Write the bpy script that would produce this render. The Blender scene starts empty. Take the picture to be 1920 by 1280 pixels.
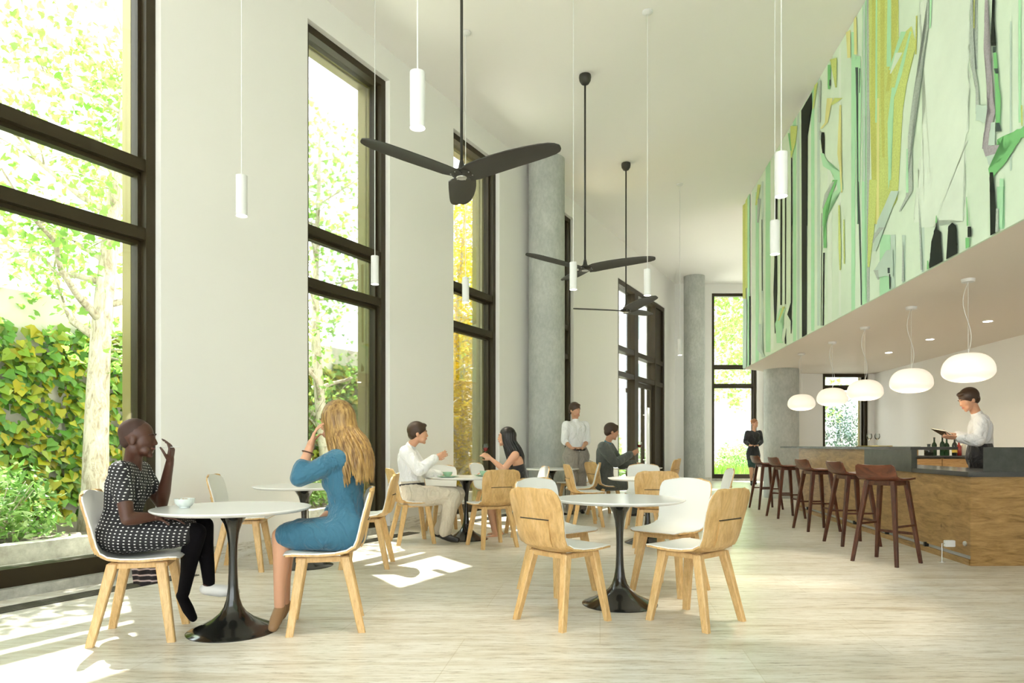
import bpy, bmesh, math, random
import numpy as np
from mathutils import Vector as V, Matrix, Euler, noise
R = math.radians
S = bpy.context.scene
COL = S.collection

# ---------------------------------------------------------------- camera, world, sun, exposure
H = 1.08                      # eye height
F = 1280.0                    # focal length in pixels of a 1920 wide frame (24 mm on 36 mm)
HZ = 835.0                    # horizon row
cam = bpy.data.cameras.new('camera'); cam.lens = 24; cam.sensor_width = 36
cam.shift_y = (HZ-640)/1920.0; cam.clip_start = .05; cam.clip_end = 300
co = bpy.data.objects.new('camera', cam); COL.objects.link(co)
co.location = (0, 0, H); co.rotation_euler = (R(90), 0, 0)
S.camera = co

wd = bpy.data.worlds.new('world'); S.world = wd; wd.use_nodes = True
bg = wd.node_tree.nodes['Background']; bg.inputs[0].default_value = (.90, .95, 1, 1); bg.inputs[1].default_value = 2.9

sun = bpy.data.lights.new('sun', 'SUN'); sun.energy = 17; sun.angle = R(.5); sun.color = (1, .96, .88)
so = bpy.data.objects.new('sun', sun); COL.objects.link(so); so.location = (-8, 14, 30)
so.rotation_euler = V((.603, -.998, -2.1)).to_track_quat('-Z', 'Y').to_euler()

S.view_settings.view_transform = 'Standard'; S.view_settings.look = 'None'
S.view_settings.gamma = 1; S.view_settings.use_curve_mapping = False
S.view_settings.exposure = 1.2

# ---------------------------------------------------------------- helpers
def P(px, py, d):             # a point at picture column px, row py and distance d
    return V(((px-960)/F*d, d, H+(HZ-py)/F*d))

def tag(o, label=None, cat=None, group=None, kind=None):
    if label: o['label'] = label
    if cat: o['category'] = cat
    if group: o['group'] = group
    if kind: o['kind'] = kind
    return o

def empty(name, loc=(0, 0, 0), rz=0):
    o = bpy.data.objects.new(name, None); COL.objects.link(o)
    o.location = loc; o.rotation_euler = (0, 0, rz); o.empty_display_size = .1
    return o

def thing(name, label, cat, loc=(0, 0, 0), rz=0, group=None):
    return tag(empty(name, loc, rz), label, cat, group)

class MB:
    def __init__(s): s.v = []; s.f = []; s.m = []; s.uv = None
    def add(s, vs, fs, mi=0):
        b = len(s.v); s.v += [tuple(v) for v in vs]
        s.f += [tuple(i+b for i in f) for f in fs]; s.m += [mi]*len(fs)
        return s
    def box(s, x0, x1, y0, y1, z0, z1, mi=0, M=None):
        vs = [V((x, y, z)) for z in (z0, z1) for y in (y0, y1) for x in (x0, x1)]
        if M: vs = [M @ v for v in vs]
        return s.add(vs, [(0, 2, 3, 1), (4, 5, 7, 6), (0, 1, 5, 4), (2, 6, 7, 3), (0, 4, 6, 2), (1, 3, 7, 5)], mi)
    def rbox(s, x0, x1, y0, y1, z0, z1, b=.005, mi=0, M=None):   # box with chamfered edges
        bm = bmesh.new(); bmesh.ops.create_cube(bm, size=1)
        for v in bm.verts: v.co = V((x0+(v.co.x+.5)*(x1-x0), y0+(v.co.y+.5)*(y1-y0), z0+(v.co.z+.5)*(z1-z0)))
        bmesh.ops.bevel(bm, geom=bm.edges[:], offset=b, segments=2, affect='EDGES')
        return s.bm(bm, mi, M)
    def bm(s, bm, mi=0, M=None):
        bm.verts.index_update()
        vs = [(M @ v.co if M else v.co.copy()) for v in bm.verts]; fs = [tuple(v.index for v in f.verts) for f in bm.faces]
        bm.free(); return s.add(vs, fs, mi)
    def tube(s, pts, rad, n=8, mi=0, cap=True, flat=1.0):
        pts = [V(p) for p in pts]; k = len(pts)
        if not hasattr(rad, '__len__'): rad = [rad]*k
        vs = []; fs = []; up = None
        for i in range(k):
            t = (pts[min(i+1, k-1)]-pts[max(i-1, 0)]).normalized()
            if up is None: up = V((0, 0, 1)) if abs(t.z) < .9 else V((0, 1, 0))
            a = t.cross(up).normalized(); up = a.cross(t).normalized()
            for j in range(n):
                q = 2*math.pi*j/n; vs.append(pts[i]+a*(math.cos(q)*rad[i])+up*(math.sin(q)*rad[i]*flat))
        for i in range(k-1):
            for j in range(n):
                fs.append((i*n+j, i*n+(j+1) % n, (i+1)*n+(j+1) % n, (i+1)*n+j))
        if cap: fs += [tuple(range(n))[::-1], tuple((k-1)*n+j for j in range(n))]
        return s.add(vs, fs, mi)
    def lathe(s, prof, n=32, mi=0, M=None, cx=0, cy=0):
        vs = []; fs = []
        for r, z in prof:
            for j in range(n):
                q = 2*math.pi*j/n; v = V((cx+r*math.cos(q), cy+r*math.sin(q), z)); vs.append(M @ v if M else v)
        for i in range(len(prof)-1):
            for j in range(n): fs.append((i*n+j, i*n+(j+1) % n, (i+1)*n+(j+1) % n, (i+1)*n+j))
        fs += [tuple(range(n))[::-1], tuple((len(prof)-1)*n+j for j in range(n))]
        return s.add(vs, fs, mi)
    def prism(s, pts, z0, z1, mi=0):
        n = len(pts); vs = [(x, y, z0) for x, y in pts]+[(x, y, z1) for x, y in pts]
        a = sum(pts[i][0]*pts[(i+1) % n][1]-pts[(i+1) % n][0]*pts[i][1] for i in range(n))
        fs = [tuple(range(n))[::-1], tuple(range(n, 2*n))]+[(i, (i+1) % n, n+(i+1) % n, n+i) for i in range(n)]
        if a < 0: fs = [f[::-1] for f in fs]
        return s.add(vs, fs, mi)
    def leg(s, top, bot, a0, b0, a1, b1, rz=0, ch=.25, mi=0):     # tapered rounded square leg
        vs = []; c, sn = math.cos(rz), math.sin(rz)
        for (p, a, b) in ((bot, a1, b1), (top, a0, b0)):
            for (x, y) in ((1-ch, 1), (1, 1-ch), (1, -1+ch), (1-ch, -1), (-1+ch, -1), (-1, -1+ch), (-1, 1-ch), (-1+ch, 1)):
                x *= a/2; y *= b/2; vs.append((p[0]+x*c-y*sn, p[1]+x*sn+y*c, p[2]))
        fs = [tuple(range(8)), tuple(range(8, 16))[::-1]]+[(i, i+8, (i+1) % 8+8, (i+1) % 8) for i in range(8)]
        return s.add(vs, fs, mi)
    def build(s, name, mats, parent=None, smooth=False, angle=None, loc=None):
        me = bpy.data.meshes.new(name); me.from_pydata(s.v, [], s.f); me.validate()
        if not isinstance(mats, (list, tuple)): mats = [mats]
        for m in mats: me.materials.append(m)
        if len(mats) > 1 and len(me.polygons) == len(s.m): me.polygons.foreach_set('material_index', s.m)
        if s.uv and len(me.loops) == len(s.uv):
            l = me.uv_layers.new(name='uv'); l.data.foreach_set('uv', [c for u in s.uv for c in u])
        if smooth: me.polygons.foreach_set('use_smooth', [True]*len(me.polygons))
        me.update()
        if smooth and angle is not None:
            try: me.set_sharp_from_angle(angle=R(angle))
            except Exception: pass
        o = bpy.data.objects.new(name, me); COL.objects.link(o)
        if parent: o.parent = parent
        if loc: o.location = loc
        return o

def kids(o): return [c for c in list(COL.objects) if c.parent == o]
def copy_tree(o, parent=None):
    c = o.copy(); COL.objects.link(c); c.parent = parent
    for ch in kids(o): copy_tree(ch, c)
    return c

def relocal(o, M):            # give an object its own frame, the shape stays where it is
    I = M.inverted(); done = set()
    for q in ([o] if o.type == 'MESH' else []) + [c for k in kids(o) for c in [k]+kids(k)]:
        if q.type == 'MESH' and q.data.name not in done: q.data.transform(I); done.add(q.data.name)
    o.matrix_world = M; return o

# ---------------------------------------------------------------- materials
MAT = {}
def mat(name, col, rough=.5, metal=0, spec=None, coat=0, emit=None, es=0, sheen=0):
    m = bpy.data.materials.new(name); m.use_nodes = True; b = m.node_tree.nodes['Principled BSDF']
    b.inputs['Base Color'].default_value = (*col, 1); b.inputs['Roughness'].default_value = rough; b.inputs['Metallic'].default_value = metal
    if spec is not None: b.inputs['Specular IOR Level'].default_value = spec
    if coat: b.inputs['Coat Weight'].default_value = coat; b.inputs['Coat Roughness'].default_value = .08
    if emit: b.inputs['Emission Color'].default_value = (*emit, 1); b.inputs['Emission Strength'].default_value = es
    if sheen: b.inputs['Sheen Weight'].default_value = sheen
    MAT[name] = m; return m

def N(m, t, **kw):
    n = m.node_tree.nodes.new(t)
    for k, v in kw.items():
        if k in n.inputs: n.inputs[k].default_value = v
        else: setattr(n, k, v)
    return n
def L(m, a, b): m.node_tree.links.new(a, b)
def coords(m, scale=(1, 1, 1), rot=(0, 0, 0), which='Object'):
    t = N(m, 'ShaderNodeTexCoord'); mp = N(m, 'ShaderNodeMapping'); mp.inputs['Scale'].default_value = scale
    mp.inputs['Rotation'].default_value = rot; L(m, t.outputs[which], mp.inputs[0]); return mp.outputs[0]
def ramp(m, fac, stops):
    r = N(m, 'ShaderNodeValToRGB'); e = r.color_ramp.elements
    while len(e) < len(stops): e.new(.5)
    for i, (p, c) in enumerate(stops): e[i].position = p; e[i].color = (*c, 1)
    L(m, fac, r.inputs[0]); return r.outputs[0]
def noisy(m, vec, scale, detail=5, rough=.5, dist=0):
    n = N(m, 'ShaderNodeTexNoise'); n.inputs['Scale'].default_value = scale; n.inputs['Detail'].default_value = detail
    n.inputs['Roughness'].default_value = rough; n.inputs['Distortion'].default_value = dist; L(m, vec, n.inputs['Vector']); return n.outputs[0]
def mixc(m, fac, a, b, mode='MIX'):
    x = N(m, 'ShaderNodeMix'); x.data_type = 'RGBA'; x.blend_type = mode
    for inp, val in ((x.inputs[0], fac), (x.inputs[6], a), (x.inputs[7], b)):
        if hasattr(val, 'is_linked') or hasattr(val, 'links'): L(m, val, inp)
        else: inp.default_value = val if not isinstance(val, tuple) else (*val, 1)
    return x.outputs[2]
def bsdf(m): return m.node_tree.nodes['Principled BSDF']
def bump(m, h, strength=.2, dist=.01):
    b = N(m, 'ShaderNodeBump'); b.inputs['Strength'].default_value = strength; b.inputs['Distance'].default_value = dist
    L(m, h, b.inputs['Height']); L(m, b.outputs[0], bsdf(m).inputs['Normal'])

def woodmat(name, dark, mid, light, axis=(1, 1, 1), sc=1.0, rough=.4, knots=True):
    m = mat(name, mid, rough); v = coords(m, tuple(a*sc for a in axis))
    n1 = noisy(m, v, 3.0, 8, .6, 1.2); c = ramp(m, n1, [(.28, dark), (.48, mid), (.72, light)])
    n2 = noisy(m, v, 14, 4, .7, .6); c2 = ramp(m, n2, [(.35, (.72, .68, .62)), (.6, (1, 1, 1))])
    c = mixc(m, .6, c, c2, 'MULTIPLY')
    if knots:
        vo = N(m, 'ShaderNodeTexVoronoi'); vo.inputs['Scale'].default_value = 2.6/sc; L(m, coords(m, (1, 1.3, 1)), vo.inputs['Vector'])
        k = ramp(m, vo.outputs['Distance'], [(.02, (.25, .14, .06)), (.07, (1, 1, 1))]); c = mixc(m, .8, c, k, 'MULTIPLY')
    L(m, c, bsdf(m).inputs['Base Color']); return m

white_wall = mat('white_paint', (.84, .825, .785), .65, spec=.3)
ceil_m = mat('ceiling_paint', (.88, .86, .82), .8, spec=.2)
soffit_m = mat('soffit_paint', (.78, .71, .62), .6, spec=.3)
bronze = mat('dark_bronze', (.034, .024, .010), .5, .1, spec=.35)
bronze_out = mat('olive_bronze', (.27, .23, .085), .45, .3)
oak = woodmat('oak', (.50, .29, .10), (.66, .42, .17), (.76, .52, .25), (5, 5, 1.2), 1, .42)
oakleg = woodmat('oak_leg', (.60, .36, .14), (.70, .45, .19), (.78, .54, .26), (9, 9, 1.5), 1, .42, False)
baroak = woodmat('bar_oak', (.20, .11, .03), (.36, .21, .07), (.50, .31, .12), (1.0, 1.0, 6), 1, .4)
cabwood = woodmat('cabinet_oak', (.40, .22, .08), (.55, .33, .13), (.62, .39, .17), (1, 1, 7), 1, .4, False)
walnut = woodmat('walnut', (.028, .009, .005), (.075, .022, .011), (.14, .045, .022), (8, 8, 1.5), 1, .35, False)
walnut_seat = woodmat('walnut_seat', (.05, .014, .008), (.13, .036, .016), (.20, .062, .028), (12, 2, 2), 1, .3, False)
lining = mat('white_laminate', (.80, .80, .77), .35)
tablew = mat('white_tabletop', (.88, .88, .87), .22)
black_gloss = mat('black_lacquer', (.012, .012, .010), .16, coat=.6)
black_matt = mat('black_plastic', (.022, .021, .018), .42)
fan_m = mat('fan_black', (.030, .028, .022), .5)
steel = mat('steel', (.6, .6, .58), .3, .9)
white_metal = mat('white_enamel', (.74, .74, .72), .4)
dark_stone = mat('dark_stone', (.045, .050, .044), .3)
stone_top = mat('dark_stone_polished', (.06, .06, .058), .18)
n_ = noisy(dark_stone, coords(dark_stone), 9, 6, .7); L(dark_stone, ramp(dark_stone, n_, [(.3, (.035, .040, .035)), (.7, (.075, .080, .070))]), bsdf(dark_stone).inputs['Base Color'])
lamp_on = mat('lamp_disc', (1, 1, 1), .5, emit=(1, .95, .85), es=14)
opal = mat('opal_glass', (.9, .88, .82), .35, emit=(1, .86, .68), es=.23)
cord_m = mat('white_cord', (.75, .75, .72), .6)
brass = mat('brass', (.60, .45, .12), .3, .9)

concrete = mat('concrete', (.36, .37, .34), .7)
v = coords(concrete, (1, 1, .6)); n1 = noisy(concrete, v, 2.2, 8, .65); n2 = noisy(concrete, v, 22, 5, .7)
c = mixc(concrete, .35, ramp(concrete, n1, [(.3, (.40, .42, .39)), (.55, (.50, .52, .48)), (.75, (.60, .61, .57))]), ramp(concrete, n2, [(.4, (.6, .6, .6)), (.6, (1, 1, 1))]), 'MULTIPLY')
L(concrete, c, bsdf(concrete).inputs['Base Color']); bump(concrete, n2, .15, .01)
curb_m = mat('curb_concrete', (.42, .41, .36), .8); n_ = noisy(curb_m, coords(curb_m), 8, 6, .7)
L(curb_m, ramp(curb_m, n_, [(.3, (.28, .27, .23)), (.7, (.55, .54, .48))]), bsdf(curb_m).inputs['Base Color'])

def travertine(name, tiles=True):
    m = mat(name, (.66, .60, .48), .3)
    a = R(7.35)
    v = coords(m, (1, 1, 1), (0, 0, a)); v2 = coords(m, (.9, 9, 9), (0, 0, a)); v3 = coords(m, (5, 48, 48), (0, 0, a))
    n1 = noisy(m, v2, 1.1, 9, .68, .5); n2 = noisy(m, v3, 1.0, 6, .8, .3)
    base = ramp(m, n1, [(.30, (.54, .47, .36)), (.42, (.70, .66, .57)), (.54, (.79, .77, .71)), (.72, (.86, .85, .81))])
    vein = ramp(m, n2, [(.36, (.34, .29, .22)), (.44, (.80, .77, .70)), (.52, (1, 1, 1))])
    c = mixc(m, .75, base, vein, 'MULTIPLY')
    if tiles:
        br = N(m, 'ShaderNodeTexBrick'); br.offset = .5
        br.inputs['Color1'].default_value = (.90, .88, .84, 1); br.inputs['Color2'].default_value = (1, 1, 1, 1); br.inputs['Mortar'].default_value = (.78, .74, .66, 1)
        br.inputs['Scale'].default_value = 1; br.inputs['Mortar Size'].default_value = .0025; br.inputs['Brick Width'].default_value = 1.5; br.inputs['Row Height'].default_value = .75
        L(m, v, br.inputs['Vector']); c = mixc(m, .8, c, br.outputs['Color'], 'MULTIPLY')
    L(m, c, bsdf(m).inputs['Base Color'])
    rr = N(m, 'ShaderNodeMapRange'); rr.inputs['To Min'].default_value = .42; rr.inputs['To Max'].default_value = .22; L(m, n2, rr.inputs[0]); L(m, rr.outputs[0], bsdf(m).inputs['Roughness'])
    return m
floor_m = travertine('travertine'); base_m = travertine('travertine_base', False)

def leafmat(name, cols, trans=.45, rough=.5, scale=3.0):
    m = bpy.data.materials.new(name); m.use_nodes = True; nt = m.node_tree; b = nt.nodes['Principled BSDF']; out = nt.nodes['Material Output']
    g = N(m, 'ShaderNodeObjectInfo'); ge = N(m, 'ShaderNodeNewGeometry')
    k = len(cols); c = ramp(m, ge.outputs['Random Per Island'], [(i/max(1, k-1), cc) for i, cc in enumerate(cols)])
    L(m, c, b.inputs['Base Color']); b.inputs['Roughness'].default_value = rough
    tr = N(m, 'ShaderNodeBsdfTranslucent'); L(m, c, tr.inputs[0]); mx = N(m, 'ShaderNodeMixShader'); mx.inputs[0].default_value = trans
    L(m, b.outputs[0], mx.inputs[1]); L(m, tr.outputs[0], mx.inputs[2]); L(m, mx.outputs[0], out.inputs[0]); MAT[name] = m; return m
ivy_leaf = leafmat('ivy_leaves', rough=.36, trans=.2, cols=[(.045, .14, .012), (.08, .23, .02), (.12, .28, .02), (.26, .33, .015), (.42, .36, .01), (.09, .23, .02)])
tree_leaf = leafmat('maple_leaves', [(.16, .34, .05), (.24, .44, .08), (.34, .52, .12)], .5)
yellow_leaf = leafmat('yellow_leaves', [(.62, .43, .01), (.80, .58, .015), (.45, .38, .02), (.85, .66, .04)], .5)
shrub_leaf = leafmat('shrub_leaves', [(.08, .20, .03), (.16, .34, .06), (.28, .46, .12), (.42, .56, .24)], .35)
fir_leaf = leafmat('fir_leaves', [(.03, .07, .04), (.06, .12, .07), (.12, .19, .13)], .15)
grass_leaf = leafmat('grass_leaves', [(.08, .20, .02), (.16, .32, .03), (.26, .40, .07)], .3)
bark = mat('bark', (.5, .45, .36), .9); v = coords(bark, (1, 1, .35)); n_ = noisy(bark, v, 16, 6, .7, 1)
L(bark, ramp(bark, n_, [(.35, (.26, .21, .15)), (.5, (.50, .45, .36)), (.7, (.66, .62, .54))]), bsdf(bark).inputs['Base Color']); bump(bark, n_, .6, .02)

def glassmat(name, tint=(1, 1, 1), refl=1.0):
    m = bpy.data.materials.new(name); m.use_nodes = True; nt = m.node_tree; out = nt.nodes['Material Output']; nt.nodes.remove(nt.nodes['Principled BSDF'])
    t = N(m, 'ShaderNodeBsdfTransparent'); t.inputs[0].default_value = (*tint, 1); g = N(m, 'ShaderNodeBsdfGlossy'); g.inputs['Roughness'].default_value = .02
    fr = N(m, 'ShaderNodeFresnel'); fr.inputs[0].default_value = 1.35; mu = N(m, 'ShaderNodeMath'); mu.operation = 'MULTIPLY'; mu.inputs[1].default_value = refl
    L(m, fr.outputs[0], mu.inputs[0]); mx = N(m, 'ShaderNodeMixShader'); L(m, mu.outputs[0], mx.inputs[0]); L(m, t.outputs[0], mx.inputs[1]); L(m, g.outputs[0], mx.inputs[2])
    L(m, mx.outputs[0], out.inputs[0]); MAT[name] = m; return m
pane = glassmat('window_glass', (.97, .985, .97), .7)
clear = glassmat('clear_glass', (.96, .975, .97), 1.1)

# ---------------------------------------------------------------- plan of the place
T = V((.468, .884, 0)).normalized(); Nn = V((.884, -.468, 0)).normalized(); P0 = V((-3.56, 4.75, 0))      # along and inwards of the left wall
MW = Matrix(((T.x, -Nn.x, 0, P0.x), (T.y, -Nn.y, 0, P0.y), (0, 0, 1, 0), (0, 0, 0, 1)))   # (s, p, z): s along, p outwards
CE = 6.03; SO = 2.66; BK = 20.9
def WP(s, p, z): return MW @ V((s, p, z))
def sd(d): return (d-4.75)*1.1315

OPEN = [(-9.2, -7.8, .07, 5.67), (-6.15, -4.75, .07, 5.67), (-3.15, -1.75, .07, 5.67), (-.22, 1.21, .07, 5.67), (2.92, 4.33, .07, 5.67), (5.80, 7.17, .07, 5.67), (8.86, 10.28, .07, 5.67), (13.0, 17.14, 0, 5.08)]
TH = .45
b = MB(); s0 = -11.03; s1 = 18.25
edge = s0
for (a, e, z0, z1) in OPEN:
    b.box(edge, a, 0, TH, 0, CE, M=MW); b.box(a, e, 0, TH, z1, CE, M=MW)
    edge = e
b.box(edge, s1, 0, TH, 0, CE, M=MW)
relocal(tag(b.build('wall_left', white_wall), kind='structure'), MW)
b = MB()
edge = s0
for i, (a, e, z0, z1) in enumerate(OPEN):
    b.box(edge+.0, a-.0, -.004, 0, 0, .15, M=MW); edge = e
b.box(edge, s1-.35, -.004, 0, 0, .15, M=MW)
relocal(tag(b.build('baseboard_left', base_m), kind='structure'), MW)
for i, (a, e, z0, z1) in enumerate(OPEN[:-1]):
    relocal(tag(MB().box(a, e, 0, TH, -.02, .07, M=MW).build('trim_%d' % (i+1), curb_m), kind='structure'), MW)

def window(n, M, a, e, z0, z1, tr, fin=True, fw=.085, p0=.07, p1=.24, out=.5, mul=()):
    w = tag(empty('window_%d' % n), kind='structure')
    b = MB()
    b.box(a, a+fw, p0, p1, z0, z1, M=M); b.box(e-fw, e, p0, p1, z0, z1, M=M)
    b.box(a+fw, e-fw, p0, p1, z1-fw, z1, M=M); b.box(a+fw, e-fw, p0, p1, z0, z0+.13, M=M)
    # glazing beads
    for (x0, x1) in ((a+fw, a+fw+.03), (e-fw-.03, e-fw)): b.box(x0, x1, p0+.07, p1-.01, z0+.13, z1-fw, M=M)
    b.build('window_frame', bronze, w)
    for (zz, hh) in tr:
        t = MB().box(a+fw, e-fw, p0+.01, p1-.01, zz, zz+hh, M=M); t.box(a+fw, e-fw, p0+.07, p1-.02, zz-.035, zz, M=M); t.build('transom', bronze, w)
    for s in mul: MB().box(s-.04, s+.04, p0+.01, p1-.01, z0+.13, z1-fw, M=M).build('mullion', bronze, w)
    MB().box(a+fw, e-fw, p1-.075, p1-.067, z0+.13, z1-fw, M=M).build('pane', pane, w)
    if fin:
        f = MB(); f.box(a, a+.02, p1, out, z0, z1, M=M); f.box(e-.02, e, p1, out, z0, z1, M=M)
        f.box(a+.02, e-.02, p1, out, z1-.02, z1, M=M)
        for q in (.3, .36): f.box(e-.035, e-.02, q, q+.012, z0, z1-.02, M=M); f.box(a+.02, e-.035, q, q+.012, z1-.035, z1-.02, M=M)
        f.build('outer_reveal', bronze_out, w)
    return w
TR = [(3.40, .10), (2.82, .10)]
for i, (a, e, z0, z1) in enumerate(OPEN[:-1]): relocal(window(i+1, MW, a, e, z0, z1, TR), MW)

# garden door unit in the left wall
a, e, z0, z1 = OPEN[-1]
w = tag(empty('door_1'), kind='structure')
b = MB()
for (x0, x1) in ((a, a+.12), (e-.12, e), (a+1.35, a+1.65), (e-.95, e-.83)): b.box(x0, x1, .02, .26, 0, z1, M=MW)
b.box(a, e, .021, .259, z1-.12, z1, M=MW)
for zz in (3.38, 2.76): b.box(a+.12, e-.12, .03, .25, zz, zz+.12, M=MW)
b.build('door_frame', bronze, w)
MB().box(e-.83, e-.12, .08, .16, 0, z1-.12, M=MW).build('side_panel', bronze, w)
MB().box(a+.12, a+1.35, .12, .13, .1, z1-.12, M=MW).box(a+1.65, e-.95, .12, .13, 2.88, z1-.12, M=MW).build('pane', pane, w)
b = MB(); x0, x1 = a+1.67, e-.97
for (q0, q1) in ((x0, x0+.1), (x1-.1, x1), ((x0+x1)/2-.05, (x0+x1)/2+.05)): b.box(q0, q1, .1, .18, .02, 2.74, M=MW)
b.box(x0, x1, .101, .179, 2.62, 2.74, M=MW); b.box(x0, x1, .101, .179, .02, .2, M=MW)
lf = b.build('door_leaf', bronze, w)
MB().box(x0+.1, x1-.1, .135, .143, .2, 2.62, M=MW).build('leaf_pane', pane, lf)
b = MB()
for q in ((x0+x1)/2-.09, (x0+x1)/2+.09):
    b.tube([WP(q, -.0, .5), WP(q, -.0, 2.1)], .028, 10); 
    for zz in (.7, 1.9): b.tube([WP(q, 0, zz), WP(q, .1, zz)], .012, 8)
b.build('pull_handle', white_metal, lf, True)
MB().box(a, e, 0, TH, -.02, .0, M=MW).build('threshold', bronze, w); relocal(w, MW)

# floor grates under the windows
for i, (a, e, z0, z1) in enumerate(OPEN[:-1]):
    if i < 3: continue
    g = thing('floor_grate', ['black linear floor grate in front of the nearest tall window', 'black linear floor grate before the second tall window behind the blue dress', 'black linear floor grate before the third tall window', 'black linear floor grate before the narrow window behind the round column'][i-3], 'grate', WP((a+e)/2, -.33, 0), math.atan2(T.y, T.x), 'linear floor grates')
    L2 = (e-a)/2+.06
    MB().box(-L2, L2, -.085, .085, .0, .003).build('tray', black_matt, g)
    b = MB()
    for k in range(7): b.box(-L2, L2, -.082+k*.0255, -.072+k*.0255, .003, .008)
    b.build('slats', mat('grate_metal%d' % i, (.16, .15, .12), .4, .6), g)

# floor and ceiling
far = WP(18.25, 0, 0)
fl = [(-9.0, -5.2), (-8.72, -5.0), (5.2, -5.2), (8.6, 15.2), (8.6, 21.2), (5.0, 21.2), (4.6, 21.2)]
b = MB(); b.prism([(-9.3, -5.3), (6.2, -5.3), (6.2, 0), (8.6, 15.0), (8.6, 21.1), (4.7, 21.1), tuple(WP(18.3, .02, 0))[:2], tuple(WP(-11.1, .02, 0))[:2]], -.05, 0)
tag(b.build('floor', floor_m), kind='structure')
b = MB(); b.prism([(-9.6, -5.3), (6.6, -5.3), (8.9, 15.0), (8.9, 21.3), (4.5, 21.3), tuple(WP(18.3, .4, 0))[:2], tuple(WP(-11.1, .4, 0))[:2]], CE, CE+.2)
tag(b.build('ceiling', ceil_m), kind='structure')

# back wall with its window, and side wall behind the bar column
b = MB(); bx0, bx1 = 6.12, 7.50
b.box(4.6, bx0, BK, BK+.45, 0, CE); b.box(bx1, 8.2, BK, BK+.45, 0, CE); b.box(bx0, bx1, BK, BK+.45, 5.75, CE)
tag(b.build('wall_back', white_wall), kind='structure')
tag(MB().box(5.05, bx0, BK-.004, BK, 0, .11).build('baseboard_back', base_m), kind='structure')
tag(MB().box(bx0, bx1, BK, BK+.45, -.02, .07).build('trim_9', curb_m), kind='structure')
MB_ = Matrix.Translation((0, BK, 0))
window(9, MB_, bx0, bx1, .07, 5.75, [(3.46, .1), (2.88, .1)])
tag(MB().prism([(5.9, 15.0), (5.98, 15.0), (7.85, BK), (7.75, BK)], 0, CE).build('wall_side', white_wall), kind='structure')

# bar alcove: back wall with window, long right wall, mural block above
nx0, nx1 = 6.83, 7.83
b = MB(); b.box(5.98, nx0, 15, 15.3, 0, SO); b.box(nx1, 8.6, 15, 15.3, 0, SO); b.box(nx0, nx1, 15, 15.3, 0, .1)
tag(b.build('wall_alcove', white_wall), kind='structure')
window(10, Matrix.Translation((0, 15, 0)), nx0, nx1, .1, SO, [(2.34, .07)], fin=True, fw=.07, p0=.04, p1=.18, out=.42)
BD = V((.129, 1, 0)).normalized(); BN = V((BD.y, -BD.x, 0))       # bar direction and its right hand side
def RX(d): return 6.03+.129*d
tag(MB().prism([(RX(-5.2), -5.2), (RX(15.3), 15.3), (RX(15.3)+.3, 15.3), (RX(-5.2)+.3, -5.2)], 0, CE).build('wall_right', white_wall), kind='structure')
def MX(d): return 2.954+.129*d
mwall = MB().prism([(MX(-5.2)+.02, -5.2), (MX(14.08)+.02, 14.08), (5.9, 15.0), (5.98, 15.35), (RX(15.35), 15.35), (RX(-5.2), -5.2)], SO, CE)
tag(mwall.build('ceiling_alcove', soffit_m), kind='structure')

# rear wall behind the camera: unseen, tall windows added to let in sky light as fill
b = MB(); rx = [-8.6, -8.2, -5.4, -5.0, -2.2, -1.8, 1.0, 1.4, 4.6, 5.3]
for k in range(0, 10, 2): b.box(rx[k], rx[k+1], -5.3, -5.0, 0, CE)
b.box(-8.6, 5.3, -5.3, -5.001, 5.75, CE)
tag(b.build('wall_rear', white_wall), kind='structure')
Mr = Matrix.Translation((0, -5.0, 0)) @ Matrix.Scale(-1, 4, (0, 1, 0))
for k in range(1, 9, 2): window(11+k//2, Mr, rx[k], rx[k+1], .0, 5.75, TR, fin=False, mul=((rx[k]+rx[k+1])/2,))

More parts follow.
